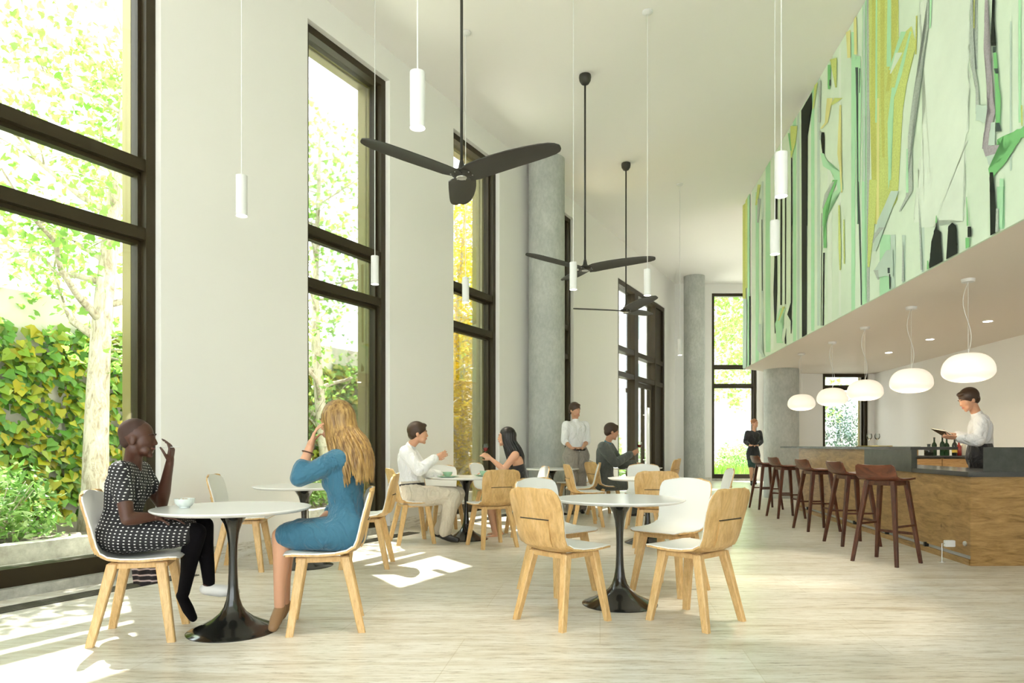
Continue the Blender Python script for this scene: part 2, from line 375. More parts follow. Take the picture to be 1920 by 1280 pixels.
# ---------------------------------------------------------------- mural on the upper wall
BRF = Matrix.Translation((3.3, 0, 0)) @ Matrix.Rotation(-math.atan2(.129, 1), 4, 'Z')
for n_ in ('wall_right', 'ceiling_alcove'): relocal(bpy.data.objects[n_], BRF)
def mural():
    D = BD; o0 = V((MX(0), 0, 0))
    def hit(px, py):
        # picture ray on the mural plane
        k = (px-960)/F; d = 2.954/(k-.129); return d, H+(HZ-py)/F*d
    cols = {'base': (.72, .86, .69), 'mint': (.46, .80, .50), 'pale': (.78, .89, .76), 'olive': (.62, .66, .17), 'lime': (.66, .76, .24), 'yel': (.78, .76, .32), 'black': (.010, .016, .010),
            'grey': (.50, .58, .52), 'lilac': (.46, .43, .46), 'green': (.22, .58, .22), 'cool': (.55, .70, .60), 'dark': (.06, .09, .08)}
    mats = []; idx = {}
    for k, c in cols.items():
        m = mat('mural_'+k, c, .7, spec=.25); vv = coords(m, (1, 1, 1)); n1 = noisy(m, vv, 1.6, 6, .6); n2 = noisy(m, vv, 60, 3, .7)
        lo = tuple(x*.95 for x in c); hi = tuple(min(1, x*1.04) for x in c)
        cc = ramp(m, n1, [(.35, lo), (.65, hi)])
        if k in ('olive', 'lime', 'lilac', 'grey'): cc = mixc(m, .5, cc, ramp(m, n2, [(.4, (.66, .66, .62)), (.58, (1, 1, 1))]), 'MULTIPLY')
        L(m, cc, bsdf(m).inputs['Base Color']); idx[k] = len(mats); mats.append(m)
    b = MB(); rnd = random.Random(5); lay = [0]
    def pt(d, z, off): 
        q = V((MX(d), d, z))-V((D.y, -D.x, 0))*off; return q
    # body of the mural, two panels with a joint
    for (d0, d1) in ((-4.9, 13.30), (13.42, 14.08)):
        vs = []; 
        for z in (SO, CE-.004):
            for (dd, of) in ((d0, 0), (d1, 0), (d1, -.02), (d0, -.02)): vs.append(pt(dd, z, of))
        b.add(vs, [(0, 1, 2, 3), (7, 6, 5, 4), (0, 4, 5, 1), (1, 5, 6, 2), (2, 6, 7, 3), (3, 7, 4, 0)], idx['base'])
    def poly(col, pts, jit=.0):
        lay[0] += 1; off = .0005+lay[0]*.00012
        out = []
        for i in range(len(pts)):
            (x0, y0), (x1, y1) = pts[i], pts[(i+1) % len(pts)]
            n = max(1, int(math.hypot(x1-x0, y1-y0)/7))
            for k in range(n):
                t = k/n; x = x0+(x1-x0)*t; y = y0+(y1-y0)*t
                dd, z = hit(x, y); dd += rnd.uniform(-1, 1)*jit; z += rnd.uniform(-1, 1)*jit
                out.append((min(max(dd, -4), 14.07), min(max(z, SO+.001), CE-.005)))
        bm = bmesh.new(); vv = [bm.verts.new(pt(d, z, off)) for d, z in out]
        try: f = bm.faces.new(vv)
        except ValueError: bm.free(); return
        bmesh.ops.triangulate(bm, faces=[f], ngon_method='EAR_CLIP'); b.bm(bm, idx[col])
    def rib(col, path, jit=.006):       # (column, row, width)
        path2 = []
        for i in range(len(path)-1):
            x0, y0, w0 = path[i]; x1, y1, w1 = path[i+1]; n = max(1, int(abs(y1-y0)/9))
            for k in range(n): t = k/n; path2.append((x0+(x1-x0)*t, y0+(y1-y0)*t, w0+(w1-w0)*t))
        path2.append(path[-1])
        l = [(x-w/2+rnd.uniform(-.4, .4)*jit*80, y) for x, y, w in path2]; r = [(x+w/2+rnd.uniform(-.4, .4)*jit*80, y) for x, y, w in path2]
        poly(col, l+r[::-1], jit*.3)
    Z5 = lambda *p: [(1380+x/3.048, y/3.048) for x, y in p]
    Z6 = lambda *p: [(1380+x/3.3685, 340+y/3.3685) for x, y in p]
    R5 = lambda *p: [(1380+x/3.048, y/3.048, w/3.048) for x, y, w in p]
    R6 = lambda *p: [(1380+x/3.3685, 340+y/3.3685, w/3.3685) for x, y, w in p]
    # soft washes
    for x, y0, y1, w, c in [(1440, 300, 660, 9, 'mint'), (1448, 300, 655, 5, 'pale'), (1490, 190, 640, 6, 'mint'), (1497, 200, 636, 4, 'cool'), (1524, 150, 620, 6, 'mint'), (1535, 140, 610, 5, 'cool'), (1556, 300, 600, 8, 'pale'),
                            (1575, 90, 590, 4, 'pale'), (1600, 60, 585, 7, 'mint'), (1622, -20, 575, 10, 'mint'), (1628, -20, 570, 5, 'grey'), (1420, 360, 680, 6, 'mint'), (1430, 340, 670, 4, 'cool'), (1660, 560, 440, 20, 'mint'),
                            (1675, 440, 545, 9, 'cool'), (1695, 440, 530, 6, 'cool'), (1731, 360, 510, 5, 'cool'), (1748, -20, 60, 8, 'mint'), (1829, -20, 130, 9, 'grey'), (1877, 350, 430, 14, 'mint'), (1913, -20, 230, 5, 'mint'), (1896, 40, 320, 3, 'cool')]:
        rib(c, [(x, y0, w), (x, y1, w)], .008)
    poly('pale', Z5((1050, 0), (1340, 0), (1330, 600), (1300, 1280), (1020, 1280), (1080, 600)), .03)
    poly('lime', Z5((760, -60), (930, -60), (932, 215), (1005, 150), (1035, 260), (1010, 330), (960, 560), (945, 800), (925, 1140), (850, 1260), (800, 1280), (765, 600)), .004)
    for p in [((840, -40, 26), (838, 560, 20), (845, 900, 14)), ((912, -40, 36), (905, 230, 30), (870, 520, 20)), ((790, -40, 20), (785, 700, 30), (795, 1280, 24))]: rib('olive', R5(*p))
    for p in [((878, -40, 20), (876, 380, 26)), ((805, -40, 8), (803, 700, 10)), ((900, 500, 16), (880, 700, 22), (880, 1190, 12)), ((1000, 180, 10), (940, 420, 22), (900, 560, 10)), ((960, 180, 30), (880, 400, 8))]: rib('mint', R5(*p))
    rib('base', R5((935, 300, 40), (885, 420, 8))); rib('olive', R5((1035, 90, 8), (1030, 310, 8))); rib('yel', R5((815, 560, 12), (812, 1280, 14)))
    rib('lime', R6((870, -10, 50), (855, 300, 40), (840, 540, 12))); rib('lime', R6((1000, -10, 50), (985, 130, 60), (930, 250, 8)))
    for p in [((700, 320, 30), (700, 520, 36), (700, 1280, 14))]: rib('mint', R5(*p))
    for p in [((693, 385, 16), (697, 700, 8), (700, 1280, 6)), ((710, 390, 6), (708, 530, 4))]: rib('dark', R5(*p))
    for p in [((775, 0, 8), (785, 300, 5), (795, 780, 6)),]: rib('dark', R6(*p))
    rib('cool', R5((735, 0, 12), (735, 1280, 14))); rib('mint', R6((806, 0, 18), (812, 760, 24)))
    # long black bar and thin lines
    poly('black', Z5((437, 525), (437, 620), (412, 670), (410, 1290), (378, 1290), (375, 630)), .003)
    rib('black', R6((434, 60, 34), (434, 965, 30), (428, 990, 18)), .003)
    for p in [((258, 90, 14), (255, 400, 14), (250, 700, 24), (250, 960, 6)), ((288, 100, 10), (287, 780, 10)), ((315, 100, 7), (314, 775, 5)), ((354, -60, 7), (353, 760, 7), (338, 840, 24), (352, 880, 8), (350, 960, 4)), ((313, 935, 8), (315, 1025, 8)),
              ((166, 240, 4), (168, 690, 4)), ((562, 290, 8), (560, 380, 6)), ((558, 450, 8), (553, 910, 7)), ((545, 200, 3), (540, 910, 3))]: rib('black', R6(*p), .002)
    rib('black', R5((320, 900, 6), (321, 1290, 7)), .002)
    rib('black', R5((500, 755, 14), (500, 800, 22), (503, 880, 12)), .006); rib('grey', R5((483, 750, 14), (482, 800, 6)))
    # swirl
    rib('mint', R5((495, 875, 18), (520, 950, 38), (585, 985, 44), (600, 1080, 30), (530, 1140, 44), (505, 1290, 22))); rib('yel', R5((600, 600, 10), (590, 880, 16), (600, 950, 12), (607, 1100, 7)))
    rib('green', R6((630, -10, 30), (600, 70, 30), (562, 170, 20), (566, 420, 20)), .002); rib('grey', R6((620, 0, 12), (575, 80, 24), (552, 170, 8)))
    rib('mint', R6((300, 800, 40), (262, 900, 24), (280, 1020, 40))); rib('lime', R6((305, 790, 14), (272, 880, 8))); rib('base', R6((310, 930, 22), (300, 1010, 16)))
    rib('lime', R6((655, 150, 12), (660, 420, 16), (662, 560, 8))); rib('lime', R6((685, 240, 6), (688, 520, 7))); rib('yel', R5((540, 560, 34), (520, 700, 16), (490, 735, 10))); rib('lime', R5((590, 560, 50), (550, 600, 10)))
    rib('yel', R5((645, 170, 24), (650, 330, 18))); rib('yel', R5((685, 90, 16), (688, 310, 18))); rib('lime', R5((560, 330, 40), (575, 500, 8))); rib('lime', R5((462, 470, 18), (445, 620, 6))); rib('green', R5((537, 370, 18), (535, 510, 14)))
    rib('dark', R5((543, 455, 8), (541, 490, 8))); rib('grey', R5((484, 460, 12), (480, 700, 10))); rib('lime', R5((335, 720, 40), (330, 810, 30), (318, 900, 5))); rib('green', R5((305, 760, 10), (318, 860, 8)))
    rib('lime', R6((150, 20, 20), (130, 150, 12))); rib('grey', R6((150, 110, 20), (140, 260, 8))); rib('cool', R6((160, 900, 26), (150, 1060, 30), (185, 1110, 10)))
    # grey drip
    rib('grey', R5((1105, -30, 8), (1102, 150, 12), (1060, 380, 8), (1015, 620, 14), (1000, 780, 22), (1002, 1090, 26), (940, 1210, 4))); rib('mint', R5((1120, -30, 12), (1115, 160, 10)))
    rib('mint', R5((985, 850, 6), (985, 1100, 14)))
    rib('cool', R6((1010, 60, 50), (930, 250, 60), (880, 440, 20))); rib('grey', R6((930, 290, 40), (890, 330, 20), (870, 390, 8))); poly('cool', Z6((880, 560), (960, 430), (1000, 430), (1000, 600), (900, 600)), .01)
    rib('grey', R6((890, 560, 30), (905, 620, 8))); rib('dark', R6((972, 545, 14), (972, 580, 14))); rib('black', R6((978, 585, 8), (979, 680, 6))); rib('grey', R6((1062, 380, 4), (1062, 630, 14))); rib('grey', R6((1160, 80, 3), (1180, 560, 12)))
    # right hand cluster
    rib('grey', R5((1355, -30, 12), (1355, 200, 22), (1362, 380, 26), (1385, 480, 14), (1390, 650, 22))); poly('cool', Z5((1380, 600), (1450, 600), (1480, 650), (1470, 700), (1380, 690)), .01)
    rib('lilac', R5((1440, -30, 16), (1432, 280, 16), (1455, 380, 30), (1460, 560, 36), (1480, 640, 26), (1440, 760, 30), (1440, 850, 50))); poly('lilac', Z5((1420, 850), (1500, 820), (1590, 790), (1585, 850), (1540, 920), (1440, 890)), .01)
    poly('cool', Z5((1430, 890), (1540, 880), (1520, 940), (1460, 950)), .01); rib('cool', R5((1480, 700, 24), (1470, 830, 40)))
    rib('black', R5((1483, -40, 14), (1476, 200, 18), (1482, 262, 28)), .006); rib('dark', R5((1487, 265, 18), (1485, 300, 16))); rib('green', R5((1490, 300, 18), (1500, 480, 20), (1508, 560, 32), (1506, 730, 22)))
    rib('dark', R5((1496, 390, 24), (1502, 420, 20))); rib('dark', R5((1506, 700, 20), (1512, 750, 34))); rib('olive', R5((1371, -40, 5), (1370, 160, 6)))
    poly('green', Z5((1500, 800), (1700, 700), (1700, 780), (1640, 790), (1540, 940), (1460, 1030), (1455, 960), (1520, 920), (1590, 810), (1500, 830)), .008); rib('olive', R5((1644, 600, 7), (1645, 720, 6)))
    rib('black', R6((1625, -60, 22), (1630, 60, 34), (1640, 200, 30), (1636, 345, 34)), .008); rib('grey', R6((1662, 170, 16), (1660, 320, 18))); rib('mint', R6((1690, -20, 26), (1685, 290, 20)))
    poly('black', Z6((1275, 250), (1283, 300), (1302, 320), (1312, 512), (1228, 556), (1236, 430), (1262, 310)), .012)
    poly('black', Z6((1352, 275), (1372, 262), (1404, 282), (1408, 460), (1342, 495), (1348, 350)), .012)
    rib('green', R6((1276, 215, 4), (1274, 262, 10))); rib('green', R6((1220, 500, 8), (1222, 560, 12))); rib('green', R6((1468, 95, 4), (1474, 280, 9))); rib('black', R6((1486, 285, 22), (1487, 350, 22)), .008); rib('green', R6((1474, 355, 26), (1474, 424, 24)))
    # narrow far panel
    rib('olive', [(1396.5, 380, 6), (1396.5, 560, 6)]); rib('lime', [(1401, 370, 4), (1401, 540, 4)]); rib('mint', [(1405, 360, 4), (1405, 690, 4)]); rib('cool', [(1398, 560, 7), (1397, 690, 7)]); rib('black', [(1407, 555, 2.4), (1407, 686, 2.2)], .001)
    o = b.build('mural', mats); relocal(o, BRF); tag(o, 'huge abstract green, olive and black striped mural covering the upper wall above the bar', 'mural')
    vs = [pt(d, z, of) for z in (SO, CE) for (d, of) in ((13.30, 0.002), (13.42, .002), (13.42, -.02), (13.30, -.02))]
    tag(MB().add(vs, [(0, 1, 2, 3), (7, 6, 5, 4), (0, 4, 5, 1), (1, 5, 6, 2), (2, 6, 7, 3), (3, 7, 4, 0)]).build('trim_10', white_wall), kind='structure')
mural()

# ---------------------------------------------------------------- concrete columns
def column(x, y, r, h, label, facets=40):
    b = MB(); b.lathe([(r, 0), (r, h)], facets, cx=0, cy=0)
    o = b.build('concrete_column', concrete, smooth=True, angle=40); o.location = (x, y, 0); tag(o, label, 'column', 'round concrete columns')
column(.60, 11.85, .315, CE, 'tall round grey concrete column standing against the window wall in mid room')
column(5.34, 20.0, .30, CE, 'tall round grey concrete column in the far left corner beside the back window')
column(5.60, 14.2, .345, SO, 'short thick grey concrete column under the mural block at the far end of the bar')

# ---------------------------------------------------------------- chairs
def chair_surface():
    # side profile from the seat front to the back top: (x, z, half width, side lift)
    pr = [(.235, .452, .170, .000), (.225, .460, .200, .002), (.19, .462, .215, .004), (.12, .455, .222, .008), (.04, .448, .222, .012), (-.05, .446, .218, .018), (-.12, .450, .210, .026), (-.165, .464, .203, .036),
          (-.193, .492, .198, .040), (-.210, .53, .198, .040), (-.221, .58, .202, .038), (-.232, .64, .210, .036), (-.244, .70, .216, .033), (-.257, .755, .216, .030), (-.265, .79, .205, .027), (-.268, .806, .185, .025), (-.269, .812, .150, .023)]
    nv = 15; G = []; n = len(pr)
    for i, (x, z, w, lf) in enumerate(pr):
        i0, i1 = max(i-1, 0), min(i+1, n-1); t = V((pr[i1][0]-pr[i0][0], 0, pr[i1][1]-pr[i0][1])).normalized(); nr = V((-t.z, 0, t.x)); nr = -nr if nr.z < -.2 or (abs(nr.z) <= .2 and nr.x < 0) else nr
        if i > 7: nr = V((1, 0, .0))
        row = []
        for j in range(nv):
            q = -1+2*j/(nv-1); base = V((x, q*w, z)); base += nr*(lf*(abs(q)**2.4)); base.z += max(0, i-10)*.0032*(1-q*q); row.append(base)
        G.append(row)
    return G
def grid_normals(G):
    n, m = len(G), len(G[0]); NN = []
    for i in range(n):
        r = []
        for j in range(m):
            du = G[min(i+1, n-1)][j]-G[max(i-1, 0)][j]; dv = G[i][min(j+1, m-1)]-G[i][max(j-1, 0)]
            r.append(dv.cross(du).normalized())
        NN.append(r)
    return NN
def slab(G, NN, o0, o1, ins=0):
    n, m = len(G), len(G[0]); b = MB(); top = []; bot = []
    for i in range(n):
        for j in range(m): top.append(G[i][j]+NN[i][j]*o1); bot.append(G[i][j]+NN[i][j]*o0)
    vs = top+bot; K = n*m; fs = []
    for i in range(n-1):
        for j in range(m-1):
            a = i*m+j; fs.append((a, a+1, a+m+1, a+m)); fs.append((K+a, K+a+m, K+a+m+1, K+a+1))
    for i in range(n-1):
        for j in (0, m-1): a = i*m+j; fs.append((a, a+m, K+a+m, K+a) if j == 0 else (a, K+a, K+a+m, a+m))
    for j in range(m-1):
        for i in (0, n-1): a = i*m+j; fs.append((a, K+a, K+a+1, a+1) if i == 0 else (a, a+1, K+a+1, K+a))
    return b.add(vs, fs)
G_ = chair_surface(); NN_ = grid_normals(G_)
if NN_[4][7].z < 0: NN_ = [[-q for q in r] for r in NN_]

def make_chair():
    t = empty('dining_chair')
    sh = slab(G_, NN_, -.0125, 0).build('seat_shell', oak, t, True, 40)
    slab(G_, NN_, -.002, .0062).build('seat_lining', lining, t, True, 40)
    # flap at the foot of the backrest on the outside
    rows = [k for k in range(8, 12)]
    Gs = [[G_[i][j] for j in range(3, 12)] for i in rows]; Ns = [[NN_[i][j] for j in range(3, 12)] for i in rows]
    slab(Gs, Ns, -.021, -.013).build('back_plate', oak, t, True, 40)
    Ms = MB(); q = [G_[11][j]+NN_[11][j]*-.0145+V((0, 0, .004)) for j in range(3, 12)]; Ms.tube(q, .0032, 6); Ms.build('back_slot', MAT['black_plastic'], t)
    b = MB(); b.rbox(-.13, .17, -.155, -.12, .405, .436, .004); b.rbox(-.13, .17, .12, .155, .405, .436, .004); b.rbox(.135, .17, -.12, .12, .405, .436, .004); b.rbox(-.13, -.095, -.12, .12, .405, .436, .004)
    b.build('seat_frame', oakleg, t)
    for (x, y) in ((1, 1), (1, -1), (-1, 1), (-1, -1)):
        top = (.135 if x > 0 else -.105, y*.138, .432); bot = (.20 if x > 0 else -.20, y*.20, 0)
        MB().leg(top, bot, .056, .050, .042, .036, 0).build('leg', oakleg, t, True, 35)
    return t
chair0 = make_chair(); first = [True]
def chair(x, y, fx, fy, label, group=None, z=0):
    c = chair0 if first[0] else copy_tree(chair0); first[0] = False
    c.location = (x, y, 0); c.rotation_euler = (0, 0, math.atan2(fy, fx)); tag(c, label, 'chair', group or 'oak and white dining chairs')
    return c

def make_table():
    t = empty('pedestal_table')
    MB().lathe([(.405, .697), (.424, .703), (.438, .712), (.440, .717), (.438, .720), (.001, .7205)], 72).build('tabletop', tablew, t, True, 30)
    MB().lathe([(.256, 0), (.256, .004), (.250, .008), (.215, .022), (.165, .045), (.115, .072), (.075, .105), (.052, .14), (.038, .185), (.029, .25), (.0245, .34), (.0235, .42), (.026, .50), (.034, .57), (.050, .625), (.075, .665), (.105, .687), (.118, .697)], 56).build('pedestal', black_gloss, t, True, 50)
    return t
table0 = make_table(); tf = [True]
def table(x, y, label):
    c = table0 if tf[0] else copy_tree(table0); tf[0] = False
    c.location = (x, y, 0); tag(c, label, 'table', 'round white pedestal tables'); return c

T1 = (-1.63, 3.99); T2 = (-1.87, 6.14); T3 = (.735, 4.66); T4 = (-.53, 7.9); T6 = (1.51, 7.6); T7 = (2.02, 11.2); T8 = (.62, 10.75)
table(*T1, 'round white table with black trumpet base in the left foreground, bowl on top')
table(*T2, 'round white pedestal table half hidden behind the woman in the blue dress')
table(*T3, 'empty round white pedestal table among four empty chairs in the centre foreground')
table(*T4, 'round white pedestal table set with pale green plates beside the white shirted man')
table(*T6, 'round white pedestal table just behind the empty centre foreground table')
table(*T7, 'far round white pedestal table in front of the man in the grey suit')
table(*T8, 'far round white pedestal table standing before the tall concrete column')

chair(-2.12, 3.90, .966, .26, 'oak and white chair under the woman in the polka dot dress')
chair(-1.11, 4.10, -.97, -.23, 'oak and white chair under the woman in the blue dress')
chair(.31, 4.235, .75, .66, 'oak backed chair at the front left of the empty centre table')
chair(.34, 5.12, .655, -.755, 'chair at the rear left of the empty centre table, white inner side showing')
chair(1.135, 4.22, -.67, .74, 'oak backed chair at the front right of the empty centre table')
chair(1.18, 5.10, -.68, -.73, 'chair at the rear right of the empty centre table, white inner side showing')
chair(-2.36, 6.0, .99, .12, 'empty chair against the white pier behind the bowl table')
chair(-1.30, 6.15, -1, -.05, 'empty chair just right of the blue dress, pulled to the half hidden table')
chair(-1.12, 7.63, .92, .39, 'oak and white chair under the man in the white shirt')
chair(-.215, 7.35, -.46, .89, 'oak backed empty chair in front of the dark haired woman')
chair(.16, 8.25, -.98, -.2, 'chair under the dark haired woman in black')
chair(-.84, 8.55, .35, -.93, 'empty chair behind the white shirted man\'s knees, facing the plates')
chair(-.30, 9.75, .9, -.4, 'small looking empty chair by the third window beyond the raised wine glass')
chair(1.46, 6.98, .12, 1, 'oak backed chair seen square from behind over the centre table')
chair(2.16, 7.55, -1, .1, 'empty chair seen edge on at the right end of the second centre table')
chair(1.72, 9.0, -.25, -1, 'white fronted chair facing us behind the second centre table')
chair(1.03, 10.05, -1, .1, 'empty chair facing left beside the grey suited man, back to him')
chair(.98, 9.2, 1, .15, 'empty chair with slanting oak back left of the grey suited man, facing right')
chair(1.44, 10.6, .9, .35, 'chair under the man in the grey suit')
chair(1.05, 11.5, -.75, -.65, 'white fronted chair between the standing waiter and the concrete column')
chair(2.75, 12.4, -.85, .5, 'oak backed chair right of the far table, before the garden door')
chair(3.0, 13.3, -.9, .4, 'farthest oak backed chair, standing near the corner column')

# ---------------------------------------------------------------- bar stools
def make_stool():
    t = empty('bar_stool')
    pr = [(.185, .772, .17), (.15, .777, .185), (.05, .770, .19), (-.06, .768, .19), (-.12, .775, .188), (-.155, .792, .186), (-.178, .82, .184), (-.195, .86, .182), (-.206, .895, .176), (-.209, .905, .15)]
    G = []
    for i, (x, z, w) in enumerate(pr):
        row = []
        for j in range(11):
            q = -1+2*j/10; lift = .012*abs(q)**2; row.append(V((x+(lift*1.6 if i > 5 else 0), q*w, z+(lift if i <= 5 else 0))))
        G.append(row)
    NN = grid_normals(G)
    if NN[2][5].z < 0: NN = [[-q for q in r] for r in NN]
    slab(G, NN, -.016, 0).build('seat', walnut_seat, t, True, 40)
    b = MB(); b.rbox(-.12, .13, -.135, -.10, .715, .757, .003); b.rbox(-.12, .13, .10, .135, .715, .757, .003); b.rbox(.095, .13, -.10, .10, .715, .757, .003); b.rbox(-.12, -.085, -.10, .10, .715, .757, .003); b.build('seat_frame', walnut, t)
    for (x, y) in ((1, 1), (1, -1), (-1, 1), (-1, -1)):
        top = (.115 if x > 0 else -.10, y*.12, .755); bot = (.205 if x > 0 else -.205, y*.205, 0)
        MB().leg(top, bot, .05, .042, .030, .028, 0).build('leg', walnut, t, True, 35)
    MB().rbox(.168, .186, -.17, .17, .255, .28, .003).build('footrest', walnut, t)
    for y in (-.176, .176): MB().rbox(-.16, .16, y-.008, y+.008, .34, .36, .003).build('stretcher', walnut, t)
    return t
st0 = make_stool()
for i, (x, y, fx, fy, lb) in enumerate([(3.47, 6.33, .84, .54, 'nearest dark walnut bar stool, turned so its low back faces us'), (3.73, 7.5, 1, .02, 'second nearest dark walnut bar stool along the counter'), (3.90, 8.75, 1, .04, 'middle dark walnut bar stool along the counter'),
                                        (4.12, 10.28, 1, .04, 'second farthest dark walnut bar stool along the counter'), (4.35, 11.7, 1, .05, 'farthest dark walnut bar stool, in front of the short concrete column')]):
    o = st0 if i == 0 else copy_tree(st0); o.location = (x, y, 0); o.rotation_euler = (0, 0, math.atan2(fy, fx)); tag(o, lb, 'stool', 'walnut bar stools')

# ---------------------------------------------------------------- bar counter
def FX(d, off=0): return 3.32+.129*d+off
bar = thing('bar_counter', 'long oak bar counter with dark stone top running down the right side', 'bar counter', (0, 0, 0))
b = MB()
b.prism([(FX(6.12), 6.12), (FX(11.4), 11.4), (FX(11.4)+.06, 11.4), (FX(6.12)+.06, 6.12)], .09, .80)
b.prism([(FX(8.47), 8.47), (FX(11.4), 11.4), (FX(11.4)+.06, 11.4), (FX(8.47)+.06, 8.47)], .80, 1.035)
b.build('front_panel', baroak, bar)
b = MB(); b.prism([(FX(6.12), 6.12), (FX(6.12)+.06, 6.18), (8.0, 6.27), (8.0, 6.2)], .0, .80); b.prism([(4.56, 6.142), (4.56, 6.2), (6.2, 6.25), (6.2, 6.19)], .8, 1.03)
b.build('end_panel', baroak, bar)
MB().prism([(FX(6.6)+.06, 11.34), (FX(11.4)+.02, 11.34), (FX(11.4)+.62, 11.36), (FX(11.4)+.62, 11.42), (FX(11.4), 11.4)][1:], 0, 1.035).build('end_panel', baroak, bar)
MB().prism([(FX(6.14)-.003, 6.14), (FX(11.4)-.003, 11.4), (FX(11.4)+.02, 11.4), (FX(6.14)+.02, 6.14)], 0, .055).build('kick_strip', baroak, bar)
MB().prism([(FX(6.18)+.045, 6.18), (FX(11.4)+.045, 11.4), (FX(11.4)+.065, 11.4), (FX(6.18)+.065, 6.18)], .0, .09).build('toe_recess', white_metal, bar)
# stone: low serving shelf, raised slab and upstand blocks
b = MB(); b.prism([(FX(6.08)-.04, 6.08), (FX(8.49)-.04, 8.49), (FX(8.49)+.60, 8.49), (FX(6.7)+.60, 6.72), (4.60, 6.66), (4.60, 6.10)], .80, .845); b.build('low_worktop', stone_top, bar)
b = MB(); b.prism([(FX(7.19)-.042, 7.19), (FX(8.47)-.042, 8.47), (FX(8.47)+.02, 8.47), (FX(7.19)+.02, 7.19)], .80, 1.0645); b.build('upstand', dark_stone, bar)
b = MB(); b.prism([(4.20, 6.085), (4.60, 6.10), (4.60, 6.15), (4.24, 6.14)], .846, 1.064); b.build('upstand', dark_stone, bar)
b = MB(); b.prism([(FX(7.19)-.05, 7.19), (FX(12.4)-.05, 12.4), (FX(12.4)+.45, 12.4), (FX(11.6)+.45, 11.6), (FX(7.19)+.45, 7.19)], 1.035, 1.066)
b.build('raised_worktop', stone_top, bar)
MB().prism([(4.60, 6.08), (6.3, 6.15), (6.3, 6.75), (4.60, 6.66)], 1.035, 1.064).build('raised_worktop', stone_top, bar)
for k, dd in enumerate([6.95, 7.9, 8.9, 9.9, 10.9]):
    MB().box(-.02, .02, -.012, .012, .055, .10, M=Matrix.Translation((FX(dd)+.0, dd, 0))).build('bracket', black_matt, bar)
relocal(bar, BRF)
# floor socket beside the bar corner
t = thing('floor_socket', 'small white socket box on a thin post beside the bar corner', 'socket', (FX(6.35)-.06, 6.35, 0))
MB().rbox(-.055, .035, -.02, .02, .14, .20, .004).build('box', white_metal, t); MB().tube([(-.08, 0, 0), (-.08, 0, .17), (-.05, 0, .17)], .004, 8).build('post', steel, t); MB().lathe([(.03, 0), (.03, .004)], 16, cx=-.08).build('foot', steel, t)
o = MB().lathe([(.024, 0), (.022, .012), (.012, .016)], 16, M=Matrix.Translation((FX(6.2)-.001, 6.2, .19)) @ Matrix.Rotation(-math.pi/2, 4, 'Y')).build('wall_knob', steel); tag(o, 'small round metal knob on the bar front near the corner', 'knob')

# back bar cabinet
cab = thing('back_bar_cabinet', 'low oak drawer cabinet with dark top behind the bar holding bottles', 'cabinet', (0, 0, 0))
MB().box(5.45, 7.15, 10.03, 10.50, 0, .90).build('carcass', cabwood, cab)
for k in range(4):
    x0 = 5.47+k*.42; dr = MB().box(x0, x0+.41, 10.005, 10.03, .30, .885).build('drawer', cabwood, cab); MB().box(x0+.02, x0+.39, 10.0, 10.006, .888, .898).build('finger_pull', black_matt, dr)
MB().box(5.42, 7.18, 9.98, 10.50, .905, .932).build('worktop', stone_top, cab)
MB().box(5.40, 6.25, 10.50, 10.56, 0, 1.04).build('back_panel', cabwood, cab); MB().box(5.3, 6.28, 10.49, 10.8, 1.041, 1.066).build('back_ledge', stone_top, cab)

# bottles
gl_d = glassmat('green_glass', (.16, .26, .18), 1.3); gl_b = mat('dark_bottle', (.012, .014, .010), .12, coat=.5); red = mat('red_liquor', (.35, .03, .02), .2, coat=.5)
lab_m = mat('cream_label', (.75, .70, .55), .6); yl = mat('yellow_label', (.8, .55, .08), .6)
def bottle(x, y, r, h, mt, label, lm=None, z=.9325):
    t = thing('bottle', label, 'bottle', (x, y, z), 0, 'bottles on the back bar')
    MB().lathe([(r*.9, 0), (r, .006), (r, h*.58), (r*.8, h*.66), (r*.36, h*.74), (r*.32, h*.93), (.001, h*.931)], 20).build('body', mt, t, True, 50)
    MB().lathe([(r*.4, h*.932), (r*.4, h), (.001, h+.001)], 14).build('cap', black_matt, t, True, 40)
    if lm: MB().lathe([(r+.0012, h*.16), (r+.0012, h*.46)], 20).build('label', lm, t, True, 30)
bottle(6.24, 10.22, .062, .17, gl_b, 'squat dark round bottle at the left end of the back bar row')
bottle(6.34, 10.25, .034, .27, gl_d, 'tall green bottle, second from the left on the back bar')
bottle(6.43, 10.20, .034, .29, gl_d, 'tallest clear green bottle near the left of the back bar row')
bottle(6.52, 10.24, .036, .26, gl_d, 'pale green bottle in the middle of the back bar row')
bottle(6.60, 10.18, .035, .27, gl_b, 'dark bottle with a yellow label on the back bar', yl)
bottle(6.69, 10.22, .038, .22, red, 'red liqueur bottle right of the yellow labelled one')
bottle(6.78, 10.26, .034, .25, lab_m, 'pale cream bottle at the right end, behind the barman')

